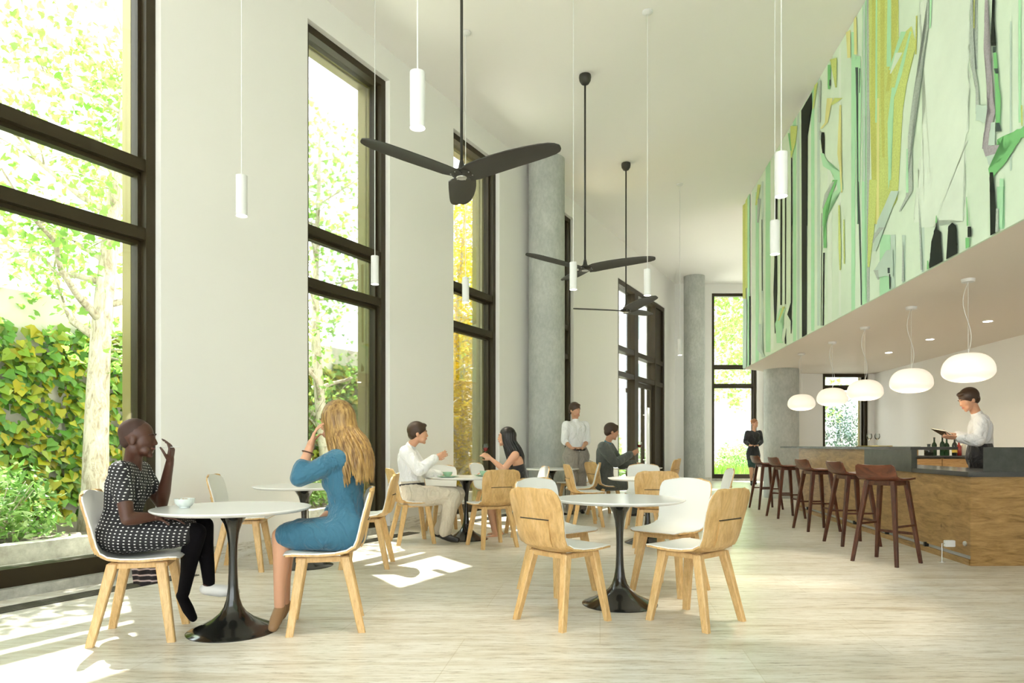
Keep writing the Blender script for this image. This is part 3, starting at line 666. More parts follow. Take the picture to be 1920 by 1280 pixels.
wine_m = mat('red_wine', (.25, .006, .01), .1, coat=.5)
def wineglass(x, y, z, label, s=1.0, wine=False, tilt=0, group=None):
    t = thing('wine_glass', label, 'wine glass', (x, y, z), 0, group); t.rotation_euler = (0, tilt, 0)
    MB().lathe([(r*s, zz*s) for r, zz in [(.033, 0), (.033, .002), (.006, .006), (.004, .02), (.0035, .085), (.012, .095), (.032, .115), (.038, .14), (.036, .165), (.031, .185), (.030, .185), (.035, .165), (.037, .14), (.031, .117), (.002, .098)]], 24).build('bowl', clear, t, True, 60)
    if wine: MB().lathe([(r*s, zz*s) for r, zz in [(.002, .099), (.018, .104), (.030, .117), (.0355, .135), (.036, .14), (.001, .1405)]], 24).build('wine', wine_m, t, True, 50)
    return t
def tray_():
    t = MB().lathe([(.20, 0), (.215, .006), (.215, .012), (.205, .010), (.001, .005)], 40).build('serving_tray', brass, smooth=True, angle=40); t.location = (4.83, 9.1, 1.0665); tag(t, 'round brass tray lying on the raised bar top', 'tray')
tray_()
wineglass(4.78, 9.13, 1.073, 'left of two empty stemmed glasses on the brass tray', .9, group='empty glasses on the tray')
wineglass(4.89, 9.14, 1.073, 'right of two empty stemmed glasses on the brass tray', .9, group='empty glasses on the tray')

# ---------------------------------------------------------------- lamps
def pebble():
    t = empty('globe_pendant')
    prof = []
    for k in range(25):
        a = math.pi*k/24; r = .222*math.sin(a)**.72; z = -math.cos(a)
        z = z*.105 if z < 0 else z*.172
        prof.append((max(r, .001), z))
    n = 40; vs = []; fs = []
    MB().lathe(prof, n).build('shade', opal, t, True)
    MB().lathe([(.055, SO-1.785-.03), (.06, SO-1.785-.001)], 24).build('canopy', white_metal, t, True, 40)
    MB().tube([(0, 0, .170), (0, 0, SO-1.785-.03)], .0018, 6).build('wire', cord_m, t)
    q = []
    for k in range(17):
        u = k/16; q.append((.03*math.sin(u*math.pi*2)*1.3+.0, .02*math.sin(u*math.pi), .170+u*(SO-1.785-.03-.170)))
    MB().tube(q, .003, 6).build('cable', cord_m, t, True)
    l = bpy.data.lights.new('pendant_light', 'POINT'); l.energy = 9; l.color = (1, .8, .58); l.shadow_soft_size = .2
    return t
gp = pebble()
for i, (x, y, lb) in enumerate([(4.33, 6.48, 'nearest and largest looking white pebble pendant lamp over the bar, above the barman'), (4.55, 7.78, 'second nearest white pebble pendant lamp over the bar'), (4.71, 9.11, 'middle white pebble pendant lamp over the bar'),
                                (4.88, 10.4, 'second farthest white pebble pendant lamp over the bar'), (4.96, 11.7, 'farthest white pebble pendant lamp, in front of the short column')]):
    o = gp if i == 0 else copy_tree(gp); o.location = (x, y, 1.785); tag(o, lb, 'pendant lamp', 'pebble shaped pendant lamps over the bar')
    l = bpy.data.lights.new('globe_light', 'POINT'); l.energy = 2.5; l.color = (1, .82, .60); l.shadow_soft_size = .12
    lo = bpy.data.objects.new('globe_light', l); COL.objects.link(lo); lo.location = (0, 0, -.22); lo.parent = o

def cylp():
    t = empty('cylinder_pendant')
    MB().lathe([(.036, .006), (.041, 0), (.041, .30), (.001, .301)], 32).build('shade', white_metal, t, True, 40)
    MB().lathe([(.035, .0035), (.035, .006)], 24).build('lamp_disc', lamp_on, t)
    MB().tube([(0, 0, .30), (0, 0, CE-2.79-.03)], .004, 8).build('rod', white_metal, t)
    MB().lathe([(.03, CE-2.79-.035), (.06, CE-2.79-.015), (.06, CE-2.79-.001)], 24).build('canopy', white_metal, t, True, 40)
    return t
cp = cylp()
for i, (x, y, e, lb) in enumerate([(-2.016, 5.09, 20, 'white cylinder pendant before the white pier right of the nearest window'), (-.509, 3.68, 30, 'largest looking white cylinder pendant, nearest, left of the near fan'), (-1.456, 7.25, 20, 'white cylinder pendant hanging before the second window'),
                                   (-.556, 8.18, 20, 'white cylinder pendant hanging before the third window'), (.674, 7.5, 25, 'white cylinder pendant overlapping the hub of the second fan'), (1.546, 7.79, 25, 'white cylinder pendant just right of the second fan'), (3.18, 12.93, 20, 'farthest white cylinder pendant, in front of the corner column'),
                                   (1.85, 4.69, 60, 'upper and nearer of the two white cylinder pendants before the mural'), (2.353, 6.11, 60, 'lower and farther of the two white cylinder pendants before the mural')]):
    o = cp if i == 0 else copy_tree(cp); o.location = (x, y, 2.79); tag(o, lb, 'pendant lamp', 'white cylinder pendant lamps')
    l = bpy.data.lights.new('spot', 'SPOT'); l.energy = e*1.0; l.color = (1, .86, .66); l.spot_size = R(48); l.spot_blend = .6; l.shadow_soft_size = .03
    lo = bpy.data.objects.new('spot', l); COL.objects.link(lo); lo.location = (0, 0, -.012); lo.parent = o

for i, (x, y, lb) in enumerate([(6.05, 8.68, 'nearest small recessed downlight in the bar soffit'), (6.22, 10.16, 'middle small recessed downlight in the bar soffit'), (6.4, 11.6, 'farthest small recessed downlight in the bar soffit')]):
    t = thing('downlight', lb, 'downlight', (x, y, SO), 0, 'recessed downlights above the bar')
    MB().lathe([(.062, -.003), (.062, -.0005)], 24).build('trim_ring', white_metal, t); MB().lathe([(.05, -.0045), (.05, -.003)], 24).build('lamp_disc', lamp_on, t)
    l = bpy.data.lights.new('spot', 'SPOT'); l.energy = 28; l.color = (1, .86, .68); l.spot_size = R(110); l.spot_blend = .8; l.shadow_soft_size = .04
    lo = bpy.data.objects.new('spot', l); COL.objects.link(lo); lo.location = (0, 0, -.012); lo.parent = t

# ---------------------------------------------------------------- ceiling fans
def fan(x, y, angs, label):
    z = 3.45; t = thing('ceiling_fan', label, 'fan', (x, y, z), 0, 'black three bladed ceiling fans')
    MB().tube([(0, 0, .09), (0, 0, CE-z-.10)], .0125, 12).build('rod', fan_m, t, True)
    MB().lathe([(.02, CE-z-.13), (.05, CE-z-.115), (.075, CE-z-.075), (.082, CE-z-.03), (.078, CE-z-.001)], 28).build('canopy', fan_m, t, True, 60)
    MB().lathe([(.034, -.034), (.05, -.03), (.085, -.016), (.10, .0), (.09, .014), (.045, .03), (.03, .05), (.02, .10), (.014, .12)], 32).build('hub', fan_m, t, True, 60)
    MB().lathe([(.022, -.0345), (.042, -.039), (.046, -.034), (.046, -.030)], 28).build('hub_ring', steel, t, True, 40)
    for a in angs:
        a = R(a); prof = [(.05, .075, -.01), (.12, .085, .0), (.22, .088, .012), (.35, .090, .024), (.50, .088, .036), (.65, .083, .046), (.78, .074, .054), (.86, .062, .058), (.905, .044, .060), (.925, .022, .061)]
        top = []; n = 9
        for (r, w, dz) in prof:
            tw = R(15-8*r)
            for j in range(n):
                q = -1+2*j/(n-1); yy = q*w*(1.42 if r > .1 else 1.2)-.022*math.sin(r*3); zz = dz-q*w*math.sin(tw)+.010*(1-q*q)
                c, s = math.cos(a), math.sin(a); top.append(V((r*c-yy*s, r*s+yy*c, zz)))
        b = MB(); K = len(top); bot = [v-V((0, 0, .008)) for v in top]; fs = []; m = len(prof)
        for i in range(m-1):
            for j in range(n-1): k = i*n+j; fs += [(k, k+n, k+n+1, k+1), (K+k, K+k+1, K+k+n+1, K+k+n)]
        for i in range(m-1): k = i*n; fs.append((k, K+k, K+k+n, k+n)); k += n-1; fs.append((k, k+n, K+k+n, K+k))
        for j in range(n-1): k = j; fs.append((k, k+1, K+k+1, K+k)); k = (m-1)*n+j; fs.append((k, K+k, K+k+1, k+1))
        bl = b.add(top+bot, fs).build('blade', fan_m, t, True, 45)
        sc = MB()
        for yy in (-.035, .035):
            c, s = math.cos(a), math.sin(a); r = .09; sc.lathe([(.006, -.016), (.006, -.008)], 10, cx=r*c-yy*s, cy=r*s+yy*c)
        sc.build('screws', steel, bl)
    return t
fan(-.44, 5.96, (-26, 96, 216), 'nearest black ceiling fan, large, hanging before the second and third windows')
fan(.977, 9.13, (-17, 103, 212), 'middle black ceiling fan, before the tall concrete column')
fan(2.0, 11.98, (172, -68, 52), 'farthest black ceiling fan, above the garden door')

# ---------------------------------------------------------------- garden outside
gr = MB().box(-40, 40, -30, 60, -.12, -.06)
soil = mat('garden_soil', (.10, .085, .06), .95); paving = mat('pale_paving', (.70, .68, .64), .8)
tag(gr.build('ground', paving), kind='structure')
o = MB().box(-10.9, 17.9, TH+.02, .98, -.06, .09, M=MW).build('stone_ledge', curb_m); relocal(o, MW); tag(o, 'pale concrete ledge running outside along the tall windows', 'ledge')
o = MB().box(-10.9, 13, .98, 1.14, -.06, .25, M=MW).build('planter_curb', curb_m); relocal(o, MW); tag(o, 'low concrete planter edge outside the nearest window', 'planter edge')
tag(relocal(MB().box(-10.9, 13, 1.14, 3.0, -.06, .20, M=MW).build('planting_bed', soil), MW), 'dark planting bed between the planter edge and the ivy wall', 'soil')
gw = MB().box(-10.9, 14.0, 3.0, 3.3, -.05, 2.80, M=MW).build('garden_wall', mat('garden_wall_render', (.62, .60, .56), .85)); relocal(gw, MW); tag(gw, 'grey garden wall covered with ivy outside the nearest window', 'wall')

def leaf_poly(kind):
    if kind == 'ivy': return [(0, 0), (.42, -.12), (.52, .25), (.30, .55), (0, 1.0), (-.30, .55), (-.52, .25), (-.42, -.12)]
    if kind == 'maple': return [(0, 0), (.35, .08), (.55, .35), (.28, .45), (.2, .75), (0, 1), (-.2, .75), (-.28, .45), (-.55, .35), (-.35, .08)]
    if kind == 'lance': return [(0, 0), (.16, .35), (.12, .7), (0, 1), (-.12, .7), (-.16, .35)]
    return [(0, 0), (.32, .4), (0, 1), (-.32, .4)]
def leaves(b, pts, size, kind, rnd, nrm=None, spread=1.0, mi=0, droop=0):
    sh = leaf_poly(kind)
    for p in pts:
        s = size*rnd.uniform(.6, 1.25)
        n = V((rnd.gauss(0, 1), rnd.gauss(0, 1), rnd.gauss(0, 1)))*spread
        if nrm is not None: n += nrm
        n.normalize(); a = V((rnd.gauss(0, 1), rnd.gauss(0, 1), rnd.gauss(0, 1)-droop)); a = (a-n*a.dot(n)).normalized(); c = a.cross(n)
        k = len(b.v); q = len(sh)
        cup = rnd.uniform(.05, .22)
        b.v += [tuple(p+c*(x*s)+a*(y*s)+n*(-abs(x)*cup*s)) for x, y in sh]
        # fan from the midrib so the blade folds
        b.v.append(tuple(p+a*(.45*s)))
        for i in range(q): b.f.append((k+q, k+i, k+(i+1) % q)); b.m.append(mi)

rnd = random.Random(11)
b = MB()
for i in range(13000):
    s = rnd.uniform(-3.6, 8.0); z = rnd.uniform(.2, 2.75)
    if z > 2.5+.25*noise.noise(V((s*.9, 3, 0))): continue
    if noise.noise(V((s*1.5, z*1.5, 7))) > .5: continue
    leaves(b, [WP(s, 2.98-rnd.uniform(0, .16), z)], .112, 'ivy', rnd, Nn*1.2+V((0, 0, .5)), .42, droop=1.6)
o = b.build('climbing_ivy', ivy_leaf); relocal(o, MW); tag(o, 'climbing ivy with green and yellow leaves covering the garden wall', 'ivy', kind='stuff')

def outp(q): return -(q-P0).dot(Nn) if q.y < 20.5 else 9
def tree(loc, h, r, label, leafm, nl, ls, seed, lean=(0, 0), kind='maple', first=.28, spread=1.6, branches=16, twigs=6, clip=True):
    loc = V(loc); rn = random.Random(seed); t = thing('tree', label, 'tree', loc, 0, 'garden trees')
    b = MB(); pts = []; n = 12
    for k in range(n+1):
        u = k/n; pts.append(V((lean[0]*u+.10*math.sin(u*5+seed), lean[1]*u+.08*math.sin(u*4+seed*2), h*u*.95)))
    rad = [r*(1-.80*k/n)*(1.25 if k == 0 else 1) for k in range(n+1)]
    b.tube(pts, rad, 12)
    tips = []
    for i in range(branches):
        u = first+(1-first)*(i+rn.random()*.6)/branches; j = min(int(u*n), n-1); p = pts[j].lerp(pts[j+1], u*n-j)
        az = i*2.4+rn.uniform(-.4, .4); ln = spread*(1.1-.55*u)*rn.uniform(.8, 1.2); d = V((math.cos(az), math.sin(az), rn.uniform(.25, .7)))
        q = [p]; 
        for k in range(1, 6): q.append(p+d*ln*k/5+V((rn.gauss(0, .06), rn.gauss(0, .06), rn.gauss(0, .05)+.05*k*k/12)))
        if outp(loc+q[-1]) < .75 or outp(loc+q[3]) < .75: q = [p+(x-p)*.35-Nn*((x-p).length*.5) for x in q]
        br = r*(1-.8*u)*.45; b.tube(q, [br*(1-.8*k/5) for k in range(6)], 6)
        for k in range(twigs):
            w = rn.uniform(.25, 1); m = min(int(w*5), 4); s = q[m].lerp(q[m+1], w*5-m); d2 = V((rn.gauss(0, 1), rn.gauss(0, 1), rn.gauss(.3, .6))).normalized()*rn.uniform(.3, .8)*spread*.5
            if outp(loc+s+d2) < .7+.3*max(0, s.z-2.7): continue
            b.tube([s, s+d2*.5+V((0, 0, .03)), s+d2], [br*.32, br*.22, .003], 4); tips += [s+d2, s+d2*.6, s+d2*.3]
        tips.append(q[-1])
    b.build('trunk', bark, t, True)
    c = MB(); P_ = []
    for i in range(nl):
        s = rn.choice(tips); s = s+V((rn.gauss(0, 1), rn.gauss(0, 1), rn.gauss(0, .8)))*.22
        if outp(loc+s) > .68+.35*max(0, s.z-2.7): P_.append(s)
    leaves(c, P_, ls, kind, rn, V((0, 0, .8)), .9)
    f = c.build('foliage', leafm, t); f['kind'] = 'stuff'
    return t
tree(WP(1.75, 1.85, .15), 6.5, .135, 'pale barked maple outside the nearest window, its trunk in view', tree_leaf, 3300, .085, 3, lean=(.3, .1), spread=1.7, branches=20)
tree(WP(-1.9, 2.2, .15), 6.3, .13, 'leafy maple reaching into the left edge of the nearest window', tree_leaf, 3000, .085, 8, lean=(.1, 0), spread=1.9, branches=18)
tree(WP(5.6, 2.2, .15), 6.3, .11, 'pale barked maple outside the second window', tree_leaf, 3000, .085, 15, lean=(-.3, .2), spread=1.8, branches=18, first=.16)
tree(WP(9.7, 2.3, .15), 6.4, .12, 'yellow leaved autumn tree filling the third window', yellow_leaf, 15000, .075, 21, kind='oval', first=.06, spread=1.35, branches=34, twigs=8)
tree(WP(17.0, 5.0, -.06), 8, .16, 'green tree beyond the garden door', tree_leaf, 4000, .13, 31, spread=2.4, first=.2)
tree(WP(21.0, 7.5, -.06), 8, .16, 'bushy green tree farther beyond the garden door', tree_leaf, 4000, .15, 33, spread=2.6, first=.2)
tree((8.3, 26.6, -.06), 9.5, .20, 'tall maple seen whole through the back window', tree_leaf, 7000, .14, 41, lean=(.2, 0), spread=2.6, first=.3, branches=22)
tree((12.0, 33.0, -.06), 11, .22, 'distant tree behind the one in the back window', tree_leaf, 6000, .2, 44, spread=3.4, first=.2)

def shrub(loc, rx, ry, h, label, leafm, n, size, seed, kind='lance', grp=None):
    rn = random.Random(seed); t = thing('shrub', label, 'shrub', loc, 0, grp or 'garden shrubs'); b = MB(); P_ = []
    for i in range(n):
        a = rn.uniform(0, 2*math.pi); u = rn.random()**.4; ph = math.acos(rn.random()); 
        lump = 1+.22*noise.noise(V((math.cos(a)*2+seed, math.sin(a)*2, ph*2)))
        P_.append(V((rx*math.cos(a)*math.sin(ph)*u*lump, ry*math.sin(a)*math.sin(ph)*u*lump, .05+h*math.cos(ph)*u*lump)))
    leaves(b, P_, size, kind, rn, V((0, 0, .9)), .8); f = b.build('foliage', leafm, t); f['kind'] = 'stuff'
    s = MB()
    for i in range(9):
        a = i*.7; s.tube([(0, 0, 0), (rx*.3*math.cos(a), ry*.3*math.sin(a), h*.4), (rx*.6*math.cos(a), ry*.6*math.sin(a), h*.75)], [.012, .008, .003], 5)
    s.build('stems', bark, t)
for i, (s, p, rx, h) in enumerate([(-.75, 1.75, .55, .72), (-.05, 1.65, .62, .80), (.75, 1.7, .60, .72), (-1.7, 1.8, .6, .75)]):
    shrub(WP(s, p, .2), rx, rx*.9, h, ['pale green leafy shrub at the left edge of the nearest window', 'large pale green leafy shrub low in the nearest window', 'pale green shrub behind the polka dot dress, outside', 'pale green shrub just beyond the left picture edge'][i], shrub_leaf, 1500, .10, 50+i)
shrub(WP(9.3, 2.1, .2), .95, .8, 3.1, 'tall dense bush of yellow leaves filling the lower third window', yellow_leaf, 9000, .07, 81, kind='oval')
for i, (s, p) in enumerate([(3.6, 1.8), (4.8, 1.9)]): shrub(WP(s, p, .2), .6, .5, .6, ['green shrub low outside the second window', 'green shrub outside the second window beside the pier'][i], shrub_leaf, 1000, .10, 60+i)
shrub((7.6, 23.6, -.06), .9, .8, 1.25, 'silvery green bush standing outside the back window', shrub_leaf, 2600, .12, 71)
shrub((9.0, 25.0, -.06), 1.3, .9, 1.5, 'broad silvery bush right of the tree outside the back window', shrub_leaf, 2600, .14, 72)
shrub(WP(20, 3.2, -.06), 1.4, 1.2, 1.2, 'green bush beyond the garden door', grass_leaf, 2600, .14, 73)
shrub(WP(24, 4.0, -.06), 1.6, 1.2, 1.6, 'farther green bush beyond the garden door', grass_leaf, 2600, .16, 74)
shrub((8.95, 18.3, -.06), 1.35, .9, 2.3, 'dark blue green conifer bush outside the bar alcove window', fir_leaf, 8000, .10, 75)
b = MB(); rn = random.Random(9); P_ = []
for i in range(2600): P_.append(V((rn.uniform(6.0, 9.0), rn.uniform(21.9, 23.2), -.05)))
for p in P_:
    h_ = rn.uniform(.25, .6); dx = rn.gauss(0, .10); dy = rn.gauss(0, .1); w = .008
    k = len(b.v); b.v += [tuple(p+V((-w, 0, 0))), tuple(p+V((w, 0, 0))), tuple(p+V((dx*.5+w*.7, dy*.5, h_*.6))), tuple(p+V((dx, dy, h_))), tuple(p+V((dx*.5-w*.7, dy*.5, h_*.6)))]
    b.f.append((k, k+1, k+2, k+3, k+4)); b.m.append(0)
o = b.build('tall_grass', grass_leaf); tag(o, 'tall bright green grass growing right outside the back window', 'grass', kind='stuff')

fac = mat('pale_facade', (.70, .68, .64), .85); wing = mat('window_blue_grey', (.22, .27, .30), .25)
def building(loc, rz, w, d, h, label, nx, nz, zst=3.0):
    t = thing('neighbour_building', label, 'building', loc, rz)
    MB().box(-w/2, w/2, 0, d, -.06, h).build('walls', fac, t); MB().box(-w/2-.2, w/2+.2, -.2, d+.2, h, h+.3).build('cornice', fac, t)
    for i in range(nx):
        for k in range(nz):
            x = -w/2+(i+.5)*w/nx; z = 1.5+k*zst; f = MB().box(x-.55, x+.55, -.06, 0, z, z+1.7).build('window', white_metal, t)
            MB().box(x-.47, x-.03, -.07, -.06, z+.08, z+1.62).box(x+.03, x+.47, -.07, -.06, z+.08, z+1.62).build('glazing', wing, f)
q = WP(2, 15, 0)
building((q.x, q.y, 0), math.atan2(T.y, T.x), 26, 6, 9.5, 'pale rendered neighbouring building beyond the ivy wall', 7, 3)
building((9, 42, 0), 0, 26, 6, 9, 'pale building far beyond the back window', 8, 3)

# ---------------------------------------------------------------- people
def capsule(b, p0, r0, p1, r1, n=14):
    p0, p1 = V(p0), V(p1); ax = p1-p0; ln = ax.length
    if ln < 1e-5: ax = V((0, 0, 1)); ln = 1e-5
    ax = ax.normalized(); pts = []; rs = []
    for k in (90, 60, 30): a = R(k); pts.append(p0-ax*r0*math.sin(a)); rs.append(max(r0*math.cos(a), r0*.02))
    m = 4
    for k in range(m+1): t = k/m; pts.append(p0.lerp(p1, t)); rs.append(r0+(r1-r0)*t)
    for k in (30, 60, 90): a = R(k); pts.append(p1+ax*r1*math.sin(a)); rs.append(max(r1*math.cos(a), r1*.02))
    b.tube(pts, rs, n)
def chain(b, pts):            # [(point, radius), ...]
    for (p, r), (q, s) in zip(pts, pts[1:]): capsule(b, p, r, q, s)
def ell(b, c, ax, ay, az, rx, ry, rz):
    bm = bmesh.new(); bmesh.ops.create_icosphere(bm, subdivisions=3, radius=1)
    M = Matrix(((ax.x*rx, ay.x*ry, az.x*rz, c.x), (ax.y*rx, ay.y*ry, az.y*rz, c.y), (ax.z*rx, ay.z*ry, az.z*rz, c.z), (0, 0, 0, 1))); b.bm(bm, 0, M)
def skin(b, name, m, parent, vox=.01, it=4, uvbox=False, crop=None):
    o = b.build(name+'_raw', m); md = o.modifiers.new('r', 'REMESH'); md.mode = 'VOXEL'; md.voxel_size = vox; sm = o.modifiers.new('s', 'SMOOTH'); sm.factor = .5; sm.iterations = it
    dg = bpy.context.evaluated_depsgraph_get(); me = bpy.data.meshes.new_from_object(o.evaluated_get(dg)); me.name = name
    old = o.data; bpy.data.objects.remove(o); bpy.data.meshes.remove(old)
    me.polygons.foreach_set('use_smooth', [True]*len(me.polygons))
    if not me.materials: me.materials.append(m)
    if uvbox:
        l = me.uv_layers.new(name='uv'); 
        for p in me.polygons:
            ax = max(range(3), key=lambda k: abs(p.normal[k])*(1.5 if k == 1 else .8))
            for li in p.loop_indices:
                c = me.vertices[me.loops[li].vertex_index].co; l.data[li].uv = ((c.x, c.z) if ax == 1 else (c.y, c.z) if ax == 0 else (c.x, c.y))
    o = bpy.data.objects.new(name, me); COL.objects.link(o); o.parent = parent; return o

def hand(b, w, dr, pn, k=1.0, curl=.5, side=1, fr=.0078, pinch=False):
    dr = V(dr).normalized(); pn = V(pn); pn = (pn-dr*pn.dot(dr)).normalized(); sd_ = dr.cross(pn).normalized()*side
    w = V(w)
    chain(b, [(w, .024*k), (w+dr*.03*k, .022*k)])
    for i in range(4):
        q = (i-1.5); ln = (.078, .086, .082, .068)[i]*k; base = w+dr*.085*k+sd_*q*.020*k; capsule(b, w+dr*.025*k+sd_*q*.013*k, .0145*k, base, .0105*k, 8)
        p = base; d = (dr+sd_*q*.07).normalized(); c = curl*(.7+.15*i)
        for s, f in enumerate((.46, .30, .24)):
            c_ = c*(1.1 if s else .8); d = (d*math.cos(c_)+pn*math.sin(c_)).normalized(); p2 = p+d*ln*f; capsule(b, p, fr*k*(1-.1*s), p2, fr*k*(.92-.1*s), 8); p = p2
    p = w+dr*.022*k-sd_*.022*k; d = (dr*.7-sd_*.7+pn*.35).normalized(); p2 = p+d*.042*k; capsule(b, p, .014*k, p2, .0095*k, 8)
    d = (dr*.9-sd_*.15+pn*(.3+.4*curl)).normalized(); p3 = p2+d*.03*k; capsule(b, p2, .0095*k, p3, .0085*k, 8); capsule(b, p3, .0085*k, p3+(d+pn*.2).normalized()*.022*k, .0072*k, 8)

def head(b, c, f, u, k=1.0, male=False):
    f = V(f).normalized(); u = V(u); u = (u-f*u.dot(f)).normalized(); r = f.cross(u)
    A = lambda x, y, z: c+r*(x*k)+f*(y*k)+u*(z*k)
    ell(b, A(0, -.012, .028), r, f, u, .074*k, .096*k, .088*k); ell(b, A(0, .030, -.01), r, f, u, .064*k, .062*k, .082*k)
    ell(b, A(0, .040, -.062), r, f, u, (.052 if male else .046)*k, .048*k, .044*k); ell(b, A(0, .070, -.098), r, f, u, .020*k, .018*k, .016*k)
    ell(b, A(0, .078, .022), r, f, u, .040*k, .016*k, .012*k)
    chain(b, [(A(0, .088, .008), .008*k), (A(0, .100, -.024), .0120*k)]); ell(b, A(0, .092, -.028), r, f, u, .017*k, .012*k, .009*k)
    ell(b, A(0, .082, -.052), r, f, u, .023*k, .012*k, .0065*k); ell(b, A(0, .080, -.065), r, f, u, .020*k, .012*k, .007*k)
    for s in (-1, 1):
        ell(b, A(.030*s, .066, -.020), r, f, u, .020*k, .018*k, .020*k); ell(b, A(.074*s, -.004, -.012), r, f, u, .009*k, .018*k, .031*k); ell(b, A(.034*s, .052, -.070), r, f, u, .022*k, .03*k, .024*k)
    return A, r, f, u
def face_parts(A, r, f, u, k, par, lipm, browm, eyes=True):
    b = MB()
    for s in (-1, 1): ell(b, A(.031*s, .0685, .003), r, f, u, .0115*k, .010*k, .0048*k)
    b.build('eyes', MAT['eye_white'], par, True)
    b = MB()
    for s in (-1, 1): ell(b, A(.031*s, .0765, .003), r, f, u, .0052*k, .0032*k, .0044*k)
    b.build('irises', MAT['iris'], par, True)
    b = MB()
    for s in (-1, 1): b.tube([A(.012*s, .092, .026), A(.03*s, .089, .032), A(.05*s, .073, .026)], [.0035*k, .004*k, .002*k], 6)
    b.build('eyebrows', browm, par, True)
    b = MB(); b.tube([A(-.022, .079, -.058), A(-.010, .0925, -.055), A(0, .0945, -.056), A(.010, .0925, -.055), A(.022, .079, -.058)], [.002*k, .0048*k, .0052*k, .0048*k, .002*k], 8); b.build('lips', lipm, par, True)
mat('eye_white', (.8, .78, .74), .2); mat('iris', (.03, .02, .012), .2)

def fabric(name, col, rough=.8, sheen=.2): 
    m = mat(name, col, rough, sheen=sheen); n = noisy(m, coords(m, (1, 1, .6)), 9, 3, .55, .8); bump(m, n, .9, .06); return m
def skinmat(name, col): m = mat(name, col, .45); bsdf(m).inputs['Subsurface Weight'].default_value = .08; bsdf(m).inputs['Subsurface Radius'].default_value = (.02, .008, .005); return m
sk_dark = skinmat('skin_deep_brown', (.075, .026, .014)); sk_fair = skinmat('skin_fair', (.62, .33, .20)); sk_tan = skinmat('skin_tan', (.52, .27, .16))
lip_d = mat('lips_dark', (.16, .035, .03), .35); lip_f = mat('lips_pink', (.50, .14, .12), .4)
hair_bl = mat('hair_black', (.010, .007, .006), .35); hair_br = mat('hair_brown', (.045, .022, .010), .5); hair_bd = mat('hair_blond', (.40, .235, .065), .42); hair_red = mat('hair_auburn', (.30, .12, .04), .5); hair_sh = mat('hair_shaved', (.045, .018, .011), .7)
v = coords(hair_bd, (1, 1, .12)); n_ = noisy(hair_bd, v, 60, 4, .6); n2_ = noisy(hair_bd, coords(hair_bd), 4, 3, .5)
L(hair_bd, mixc(hair_bd, .5, ramp(hair_bd, n_, [(.35, (.17, .085, .022)), (.65, (.50, .31, .10))]), ramp(hair_bd, n2_, [(.35, (.55, .5, .42)), (.65, (1, 1, 1))]), 'MULTIPLY'), bsdf(hair_bd).inputs['Base Color'])

dots = mat('polka_dot_fabric', (.012, .011, .013), .7)
tc = N(dots, 'ShaderNodeTexCoord'); mp = N(dots, 'ShaderNodeMapping'); mp.inputs['Scale'].default_value = (39, 56, 1); mp.inputs['Rotation'].default_value = (0, 0, R(8)); L(dots, tc.outputs['UV'], mp.inputs[0])
def vm(op, a, bb=None):
    n = N(dots, 'ShaderNodeVectorMath'); n.operation = op; L(dots, a, n.inputs[0])
    if bb is not None: n.inputs[1].default_value = bb
    return n.outputs[0]
def lat(off):
    a = vm('ADD', mp.outputs[0], off); fr = vm('FRACTION', a); s = vm('SUBTRACT', fr, (.5, .5, 0)); mu = vm('MULTIPLY', s, (1, 1.1, 0)); n = N(dots, 'ShaderNodeVectorMath'); n.operation = 'LENGTH'; L(dots, mu, n.inputs[0]); return n.outputs['Value']
l1 = lat((0, 0, 0)); lt = N(dots, 'ShaderNodeMath'); lt.operation = 'LESS_THAN'; lt.inputs[1].default_value = .20; L(dots, l1, lt.inputs[0])
L(dots, mixc(dots, lt.outputs[0], (.012, .011, .013), (.78, .76, .74)), bsdf(dots).inputs['Base Color'])

